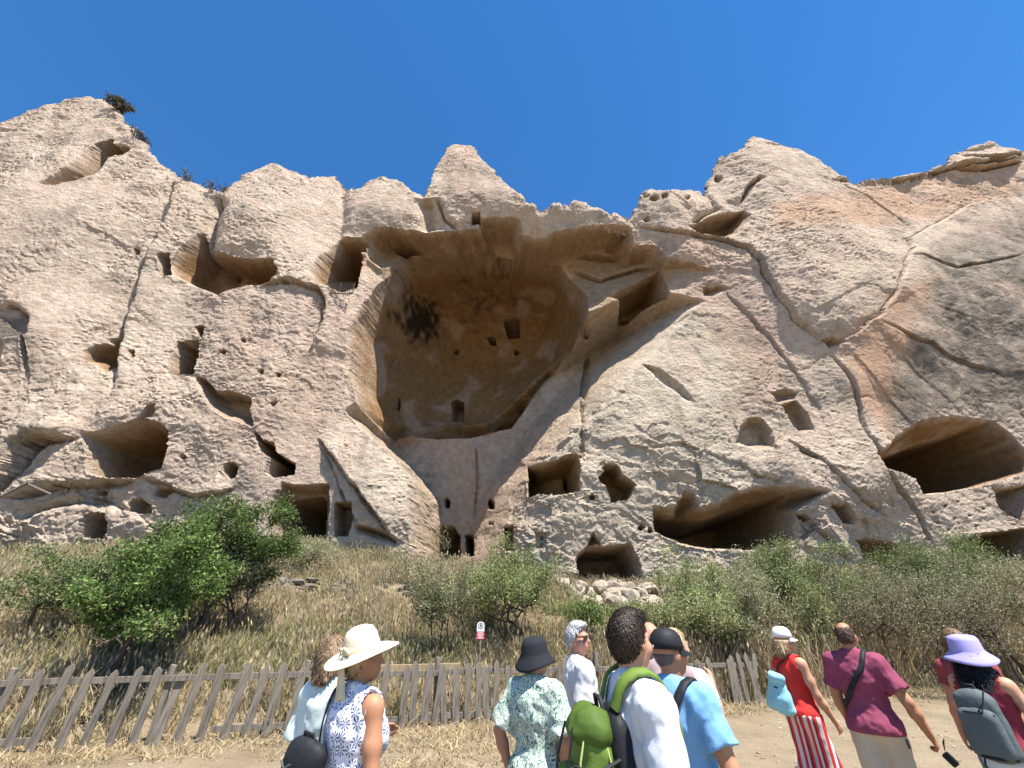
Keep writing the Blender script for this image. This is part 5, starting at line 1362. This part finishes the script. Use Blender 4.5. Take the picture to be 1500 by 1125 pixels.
AQUA = fabric('aqua_bag', (.28, .58, .66), rough=.6); PURPLE = fabric('lilac_cotton', (.36, .32, .66)); BLKH = fabric('black_straw', (.02, .022, .026)); STRAWH = noise_mat('straw_hat', (.62, .54, .38), (.74, .67, .50), scale=40, bump=.5, bscale=120, distance=.004); CREAM = fabric('cream_ribbon', (.66, .58, .40))
BEADW = fabric('white_cap_cotton', (.72, .72, .74)); STRAPB = noise_mat('strap_black', (.012, .012, .014), (.03, .03, .034), scale=30, rough=.6)
GLASSB = noise_mat('sunglass', (.006, .006, .007), (.012, .012, .012), rough=.12, spec=.6)

# woman in straw hat
p = person('woman in cream straw sun hat and sleeveless white floral top', 540, 922, 2.85, math.radians(-38), 'f', 1.16, math.radians(-32), .02, SK_TAN, arms={1: ((.055, .0, -.30), (.0, .02, -.25)), -1: ((.04, .05, -.27), (-.05, .20, .06))},
           top=dict(mat=pattern_flower(), sleeve=0, hem=.80, neck=.088, flare=.01, name='top', fold=.014), bottom=dict(mat=DENIM), hair=dict(mat=H_BLD, kind='short', t=.012), hat_h=.03, vox=.0105, group=GRP)
hat = wear(p, lathe([(.001, .105), (.04, .103), (.072, .088), (.090, .055), (.098, .0), (.103, -.022), (.135, -.028), (.175, -.036), (.205, -.046), (.207, -.049)], 36, 'hat', (.95, 1.05), .012, .6), 'sun_hat', STRAWH, (0, -.028, 1.70), (.26, .12, 0))
bd = link('hat_band', lathe([(.099, .012), (.1025, .006), (.1035, -.012), (.105, -.02)], 36, 'hat_band', (.955, 1.055)), CREAM, hat)
bow = tubes(hat, [[(.06, -.085, -.005), (.09, -.10, .025), (.105, -.075, .0), (.065, -.085, -.01)], [(.06, -.085, -.01), (.04, -.118, .02), (.02, -.12, -.01), (.06, -.085, -.015)]], .011, CREAM, 'bow')
V, Q = [], []
for (dx, ln) in ((-.01, .24), (.028, .21)):
    b = len(V)
    for k in range(9):
        t = k / 8; ww = .016 + .022 * t; V += [(.06 + dx * t * 1.2 - ww * .6 + .006 * math.sin(t * 7), -.115 - .03 * t - ww * .7, -.01 - ln * t), (.06 + dx * t * 1.2 + ww * .6 + .006 * math.sin(t * 7), -.115 - .03 * t + ww * .7, -.01 - ln * t)]
        if k: Q.append((b + 2 * k - 2, b + 2 * k - 1, b + 2 * k + 1, b + 2 * k))
o = link('ribbon_tail', mesh_from_arrays('ribbon_tail', np.array(V), np.array(Q)), CREAM, hat); o.modifiers.new('t', 'SOLIDIFY').thickness = .002
b = bag_root(p, 'backpack', 'black nylon backpack slung low on the woman in straw hat', (-.16, -.20, .90), rot=(.1, .15, .35))
soft_box('bag_body', (.24, .14, .34), BLKF, b, .8, .2, 3, .012, .012); tubes(b, [[(-.06, .02, .34), (-.05, .0, .39), (.03, .0, .39), (.04, .02, .34)]], .011, STRAPB, 'top_handle').scale = (.7, .7, .95)
strap_for(p, b, [(-.14, -.15, 1.12), (-.10, -.15, 1.26), (-.085, -.13, 1.38), (-.09, -.04, 1.46), (-.10, .08, 1.38), (-.11, .12, 1.25)], .03, .005, STRAPB)
tubes(b, [[(-.08, -.095, .08), (-.02, -.105, .16), (-.08, -.10, .22), (.0, -.10, .28)], [(.0, -.10, .08), (-.06, -.105, .15), (.0, -.105, .22), (-.06, -.095, .28)]], .005, CHAR, 'lace')
# person beyond her
p = person('brown haired woman in pale aqua shirt half hidden beyond the straw hat', 497, 934, 3.25, math.radians(-30), 'f', 1.1, math.radians(-10), .03, SK_PALE, top=dict(mat=PALEB, sleeve=.8, hem=.78, loose=.04, name='shirt', neck=.075), bottom=dict(mat=LDENIM), hair=dict(mat=H_BRN, kind='bob', t=.02, amp=.012), group=GRP)
# woman with black hat
p = person('woman in black sun hat and green and white leaf print blouse', 783, 933, 3.6, math.radians(-32), 'f', 1.12, math.radians(-28), -.02, SK_RED, arms={-1: ((.13, -.06, -.25), (-.05, .06, -.23)), 1: ((.10, -.03, -.27), (-.07, .11, -.22))},
           top=dict(mat=pattern_leaf(), sleeve=.85, hem=.80, loose=.045, neck=.07, name='blouse', fold=.016, flare=.02), bottom=dict(mat=LDENIM), hair=dict(mat=H_GRY, kind='short', t=.01), hat_h=.02, group=GRP)
wear(p, lathe([(.001, .09), (.045, .088), (.08, .074), (.094, .045), (.101, -.01), (.108, -.03), (.125, -.055), (.148, -.088), (.155, -.10), (.152, -.102)], 32, 'hat', (.95, 1.08), .016, 1.0), 'sun_hat', BLKH, (0, -.012, 1.685), (.16, .08, 0))
# white haired man
p = person('white haired man in sunglasses and untucked white polo shirt', 846, 913, 4.15, math.radians(-86), 'm', 1.05, math.radians(-40), .03, SK_RED, arms={1: ((.03, -.03, -.29), (-.03, .18, -.16), dict(curl=.9)), -1: ((.05, .02, -.29), (-.06, .18, -.15), dict(curl=.9))},
           top=dict(mat=W_SHIRT, sleeve=.72, hem=.74, loose=.03, collar=True, name='polo_shirt', fold=.014, flare=.012), bottom=dict(mat=KHAKI, end=.1), hair=dict(mat=H_WHT, kind='short', t=.010, quiff=True, amp=.003, sl=.02, lift=.003, strands=1500), vox=.0105, group=GRP)
gl = link('sunglasses', prism([(-.07, -.018), (-.068, .016), (.068, .016), (.07, -.018), (.038, -.026), (.012, -.014), (0, -.003), (-.012, -.014), (-.038, -.026)], .012, 'sunglasses', .003), GLASSB, p['root']); gl.location = p['hp']((0, .094, 1.642)); gl.rotation_euler = (p['nod'], 0, p['yaw']); gl.scale = [p['s']] * 3
for sd in (1, -1):
    o = tubes(p['root'], [[p['hp']((.064 * sd, .092, 1.648)), p['hp']((.079 * sd, .03, 1.646)), p['hp']((.083 * sd, -.01, 1.64))]], .005, GLASSB, 'temple')
# man with olive backpack
p5 = p = person('dark haired man in white tee carrying an olive green backpack', 920, 897, 2.35, math.radians(-80), 'm', 1.02, math.radians(24), .0, SK_PALE, arms={1: ((.05, .02, -.30), (.0, .10, -.23)), -1: ((.05, .02, -.30), (.0, .12, -.23))},
           top=dict(mat=W_TEE, sleeve=.62, hem=.84, loose=.022, name='t_shirt', neck=.074, fold=.012), bottom=dict(mat=NAVY), hair=dict(mat=H_DARK, kind='short', t=.008, quiff=True, amp=.0025, sl=.02, lift=.0, strands=2600), vox=.0095, group=GRP)
b = bag_root(p, 'backpack', 'olive green backpack with black back panel on man in white tee', (0, -.22, .89), rot=(.04, 0, 0))
soft_box('bag_body', (.28, .17, .46), OLIVE, b, .82, .12, 5, .010, .014)
bp = soft_box('back_panel', (.28, .10, .48), BLKF, b, .85, .0, 6, .012, .004); bp.location = (0, .10, .0)
fp = soft_box('front_pocket', (.23, .12, .26), OLIVE, b, .8, .1, 7, .011, .008); fp.location = (0, -.09, .04)
fl = soft_box('top_flap', (.22, .16, .10), OLIVE_D, b, .75, .1, 8, .011, .01); fl.location = (0, -.0, .385)
tubes(b, [[(-.04, .06, .47), (-.03, .05, .53), (.03, .05, .53), (.04, .06, .47)]], .011, STRAPB, 'top_handle')
PALEG = fabric('pale_green_piping', (.34, .42, .16)); tubes(b, [[(.135, .03, .06), (.15, .035, .2), (.135, .03, .34), (.10, .02, .44)], [(.12, -.09, .06), (.135, -.10, .2), (.12, -.09, .34), (.09, -.05, .43)]], .0045, PALEG, 'side_piping')
tubes(b, [[(.12, -.12, .33), (.15, -.03, .31), (.135, .07, .34)], [(.12, -.13, .21), (.157, -.03, .19), (.14, .07, .2)]], .009, STRAPB, 'compression_strap')
tubes(b, [[(-.10, -.115, .08), (-.09, -.145, .2), (-.08, -.13, .32), (-.06, -.09, .44)], [(.10, -.115, .08), (.09, -.145, .2), (.08, -.13, .32), (.06, -.09, .44)]], .006, BLKF, 'piping')
sp1 = soft_box('side_pocket', (.09, .13, .2), OLIVE_D, b, .9, 0, 9, .011, .006); sp1.location = (.155, -.02, .02)
for sd in (-1, 1):
    strap_for(p, b, [(.07 * sd, -.13, 1.38), (.085 * sd, -.07, 1.455), (.09 * sd, .02, 1.46), (.10 * sd, .10, 1.38), (.115 * sd, .13, 1.26), (.14 * sd, .08, 1.12), (.165 * sd, .0, 1.04)], .055, .012, OLIVE, 'shoulder_strap', .008)
# bottle in its side pocket
PET = bpy.data.materials.new('clear_plastic'); PET.use_nodes = True; q = PET.node_tree.nodes['Principled BSDF']; q.inputs['Base Color'].default_value = (.85, .95, 1, 1); q.inputs['Transmission Weight'].default_value = .85; q.inputs['Roughness'].default_value = .12; q.inputs['IOR'].default_value = 1.2
BCAP = noise_mat('blue_cap', (.02, .08, .55), (.03, .10, .62), rough=.4); BLAB = noise_mat('bottle_label', (.25, .55, .75), (.55, .75, .85), scale=20, rough=.5)
bt = empty('water_bottle'); bt.matrix_world = b.matrix_basis @ Matrix.Translation((.175, -.04, .12)) @ Matrix.Rotation(.10, 4, 'Y') ; tag(bt, 'clear plastic water bottle with blue cap in olive backpack pocket', 'bottle')
link('bottle_body', lathe([(.001, 0), (.03, .0), (.033, .008), (.033, .06), (.031, .065), (.033, .07), (.033, .13), (.030, .15), (.016, .185), (.0125, .192), (.0125, .2)], 20, 'bottle_body'), PET, bt)
link('bottle_label', lathe([(.0338, .07), (.0338, .125)], 20, 'bottle_label'), BLAB, bt)
link('bottle_cap', lathe([(.0145, .194), (.015, .2), (.015, .212), (.013, .216), (.001, .2165)], 16, 'bottle_cap'), BCAP, bt)
# man in blue polo with black cap
p = person('man in black baseball cap and light blue polo shirt', 975, 921, 2.95, math.radians(-52), 'm', 1.12, math.radians(-18), .02, SK_TAN, arms={1: ((.10, .0, -.28), (-.02, .11, -.22), dict(curl=1.2)), -1: ((.04, .04, -.29), (0, .14, -.2))},
           top=dict(mat=BLUE, sleeve=.66, hem=.84, loose=.03, collar=True, name='polo_shirt', fold=.013), bottom=dict(mat=KHAKI), hair=dict(mat=hair_mat('hair_grey_cropped', (.07, .055, .05), (.14, .115, .10)), kind='short', t=.002, amp=.002, strands=0), hat_h=.015, vox=.0105, group=GRP)
cp = wear(p, cap_mesh(), 'cap', BLKF, (0, -.015, 1.682), (-.06, 0, 0)); link('visor', visor_mesh(), BLKF, cp)
link('buckle', prism([(-.012, -.006), (.012, -.006), (.012, .006), (-.012, .006)], .004, 'buckle', 0), WHITE, cp).location = (0, -.106, -.012)
b = bag_root(p, 'shoulder_bag', 'black shoulder bag with wide strap across the blue polo shirt', (-.20, -.02, .86), 'bag', (0, 0, 1.4))
soft_box('bag_body', (.26, .10, .22), BLKF, b, .95, .1, 12)
strap_for(p, b, [(-.19, -.02, 1.05), (-.13, -.13, 1.15), (-.03, -.14, 1.27), (.07, -.12, 1.38), (.115, -.03, 1.46), (.10, .07, 1.39), (.03, .13, 1.28), (-.08, .14, 1.16), (-.19, .03, 1.05)], .045, .006, STRAPB)
wv = (p['W'][1] * .93 + p['E'][1] * .07); ax_w = Vector(p['W'][1] - p['E'][1]).normalized()
wt = link('wristwatch', lathe([(.034, -.014), (.038, -.012), (.039, 0), (.038, .012), (.034, .014)], 20, 'wristwatch'), BLKF, p['root']); wt.location = wv; wt.rotation_euler = ax_w.to_track_quat('Z', 'Y').to_euler(); wt.scale = [p['s']] * 3
# two people hidden beyond
p = person('ruddy bare-headed person half hidden beyond the dark haired man', 949, 910, 3.5, math.radians(-20), 'm', .95, 0, 0, SK_RED, arms={1: ((.06, .10, -.25), (-.06, .1, .22), dict(curl=.8)), -1: ((.05, .0, -.29), (.0, .12, -.2))}, top=dict(mat=fabric('faded_pink_shirt', (.33, .24, .24)), sleeve=.5, hem=.85), bottom=dict(mat=NAVY), hair=dict(mat=H_GRY, kind='short', t=.004, bald=.13, amp=.003, strands=0), group=GRP, vox=.013)
p = person('light brown haired woman with a hand at her chin beyond the black cap', 986, 922, 3.8, math.radians(-50), 'f', .95, math.radians(-20), 0, SK_PALE, arms={1: ((.04, .13, -.23), (-.07, .11, .20), dict(curl=1.2)), -1: ((.05, .0, -.28), (.0, .12, -.2))}, top=dict(mat=PALEB, sleeve=.5, hem=.85), bottom=dict(mat=LDENIM), hair=dict(mat=H_BLD, kind='bob', t=.014), group=GRP, vox=.013)
# woman in red
p = person('blond woman in white cap, red tank top and striped trousers', 1143, 918, 5.3, math.radians(-72), 'f', 1.0, math.radians(-18), 0, SK_PALE, arms={1: ((.05, .05, -.28), (.01, .13, -.22), dict(curl=.5)), -1: ((.05, -.10, -.26), (-.02, .10, -.22))}, legs={1: (.10, -.02), -1: (.0, -.20)},
           top=dict(mat=REDT, sleeve=0, hem=.93, neck=.10, name='tank_top', fold=.010), bottom=dict(mat=pattern_stripe(), flare=.035, loose=.016, end=.06, name='striped_trousers'), hair=dict(mat=H_BLD, kind='bob', t=.008, sl=.05, lift=.012), hat_h=.015, group=GRP, shoe=SHOE_W)
cp = wear(p, cap_mesh(), 'cap', BEADW, (0, -.015, 1.682), (-.05, 0, 0)); link('visor', visor_mesh(), BEADW, cp)
b = bag_root(p, 'bucket_bag', 'light blue drawstring bag on the back of woman in red', (-.06, -.22, .96), 'bag', (.15, .2, .1))
soft_box('bag_body', (.25, .17, .27), AQUA, b, .5, .1, 15, .011, .014); soft_box('gathered_top', (.10, .07, .09), AQUA, b, 1.15, 0, 16, .010, .018).location = (0, 0, .235)
tubes(b, [[(-.06, 0, .225), (-.03, .05, .235), (.04, .05, .235), (.07, 0, .225), (.03, -.05, .225), (-.04, -.05, .225), (-.06, 0, .225)]], .008, STRAPB, 'drawstring')
strap_for(p, b, [(-.09, -.15, 1.2), (-.05, -.12, 1.33), (.05, -.08, 1.43), (.07, .0, 1.46), (.05, .1, 1.36), (-.02, .13, 1.25)], .014, .005, STRAPB)
# man in maroon
p = person('balding man in maroon t-shirt and cream trousers with camera strap', 1233, 911, 4.65, math.radians(-46), 'm', 1.10, math.radians(-8), 0, SK_TAN, arms={1: ((.13, -.03, -.27), (.06, .08, -.23), dict(curl=1.1)), -1: ((.06, .02, -.28), (-.02, .10, -.22))}, legs={1: (.05, -.04), -1: (-.01, -.10)},
           top=dict(mat=MAROON, sleeve=.70, hem=.88, loose=.035, name='t_shirt', neck=.072, fold=.014, flare=.005), bottom=dict(mat=KHAKI, loose=.03, flare=.02), hair=dict(mat=hair_mat('hair_cropped', (.05, .03, .022), (.12, .07, .05)), kind='short', t=.003, bald=.088, amp=.002, sl=.012), group=GRP)
pm = p
cm = empty('compact_camera'); hw = p['W'][1] + (p['W'][1] - p['E'][1]) * .5; cm.matrix_world = frame_of(p) @ Matrix.Translation(Vector(hw) + Vector((.035, .05, -.05))) @ Matrix.Rotation(.9, 4, 'Y'); tag(cm, 'small black camera hanging from the hand of man in maroon', 'camera')
def rbox(name, size, mat, par, loc=(0, 0, 0), bev=.006):
    bm = bmesh.new(); bmesh.ops.create_cube(bm, size=1.0); bmesh.ops.scale(bm, vec=size, verts=bm.verts); bmesh.ops.bevel(bm, geom=list(bm.edges), offset=bev, segments=3, affect='EDGES'); me = bpy.data.meshes.new(name); bm.to_mesh(me); bm.free()
    o = link(name, me, mat, par); o.location = loc; return o
rbox('camera_body', (.09, .03, .055), BLKF, cm); o = link('lens', lathe([(.024, 0), (.024, .018), (.02, .022), (.001, .018)], 18, 'lens'), GLASSB, cm); o.location = (0, .016, 0); o.rotation_euler = (-1.57, 0, 0)
tubes(cm, [[(-.05, 0, .02), (-.09, 0, .06), (-.10, -.02, .09), (-.06, 0, .03)]], .004, STRAPB, 'wrist_strap')
sl_ = ribbon(p, [(-.02, .14, 1.28), (.06, .10, 1.40), (.085, .0, 1.46), (.07, -.10, 1.40), (-.01, -.14, 1.28), (-.10, -.13, 1.16), (-.17, -.03, 1.06), (-.15, .08, 1.06), (-.08, .14, 1.17), (-.02, .14, 1.28)], .04, .006, STRAPB, 'camera_strap', p['root'], n=44)
tubes(p['root'], [[p['sc']((.175, -.05, .90)), p['sc']((.20, -.04, .85)), p['sc']((.20, -.02, .80))]], .012, NAVY, 'belt_pouch')
# woman in lilac hat
p = person('long black haired woman in lilac bucket hat with grey backpack', 1407, 929, 3.95, math.radians(-62), 'f', 1.0, math.radians(14), 0, SK_PALE, arms={1: ((.12, .04, -.26), (.06, .12, -.2), dict(curl=.5)), -1: ((.05, .02, -.28), (0, .12, -.2))},
           top=dict(mat=fabric('dark_red_vest', (.22, .03, .05)), sleeve=0, hem=.92, neck=.095, name='vest_top'), bottom=dict(mat=LDENIM, loose=.02), hair=dict(mat=H_BLK, kind='long', t=.008, len=.30, tip=.055, amp=.012, sl=.07, lift=.02, strands=1400), hat_h=.018, group=GRP)
wear(p, lathe(BUCKET, 32, 'hat', (.97, 1.05), .012, .4), 'bucket_hat', PURPLE, (0, -.014, 1.680), (.08, 0, 0), scale=1.13)
b = bag_root(p, 'backpack', 'grey rolled-top backpack on the black haired woman', (-.01, -.20, .93), rot=(.08, 0, 0)); b.scale = (.80, .85, .82)
soft_box('bag_body', (.31, .19, .48), CHAR, b, .86, .12, 25, .011, .008)
fp = soft_box('front_panel', (.27, .10, .33), CHAR, b, .9, .05, 26, .011, .006); fp.location = (0, -.075, .03)
tubes(b, [[(-.13, -.09, .335), (-.06, -.118, .345), (.04, -.118, .345), (.13, -.09, .335)], [(.02, -.115, .34), (.09, -.10, .42), (.10, -.02, .5)]], .006, BLKF, 'seam')
tubes(b, [[(-.14, -.05, .035), (-.07, -.11, .03), (.05, -.11, .03), (.14, -.05, .035)]], .016, BLKF, 'base_trim')
tubes(b, [[(-.04, .03, .47), (-.03, .0, .53), (.03, .0, .53), (.04, .03, .47)]], .012, STRAPB, 'top_handle')
o = rbox('badge', (.022, .008, .04), BLKF, b, (.09, -.10, .12), .002)
for sd in (-1, 1): strap_for(p, b, [(.07 * sd, -.13, 1.36), (.08 * sd, -.06, 1.45), (.085 * sd, .03, 1.45), (.10 * sd, .11, 1.36), (.13 * sd, .10, 1.2), (.165 * sd, .0, 1.08)], .045, .009, STRAPB, 'shoulder_strap', .007)
tubes(b, [[(.16, .02, .05), (.20, .03, -.04), (.21, .03, -.14)], [(-.10, -.02, .02), (-.12, -.03, -.06), (-.09, -.03, -.12)]], .008, STRAPB, 'loose_strap')
# person beyond her
p = person('brown haired person looking away half hidden beyond the lilac hat', 1391, 922, 4.7, math.radians(-40), 'f', .95, math.radians(25), .05, SK_RED, top=dict(mat=fabric('brick_shirt', (.28, .06, .06)), sleeve=.5, hem=.85), bottom=dict(mat=DENIM), hair=dict(mat=H_BRN, kind='bob', t=.016), group=GRP, vox=.013)
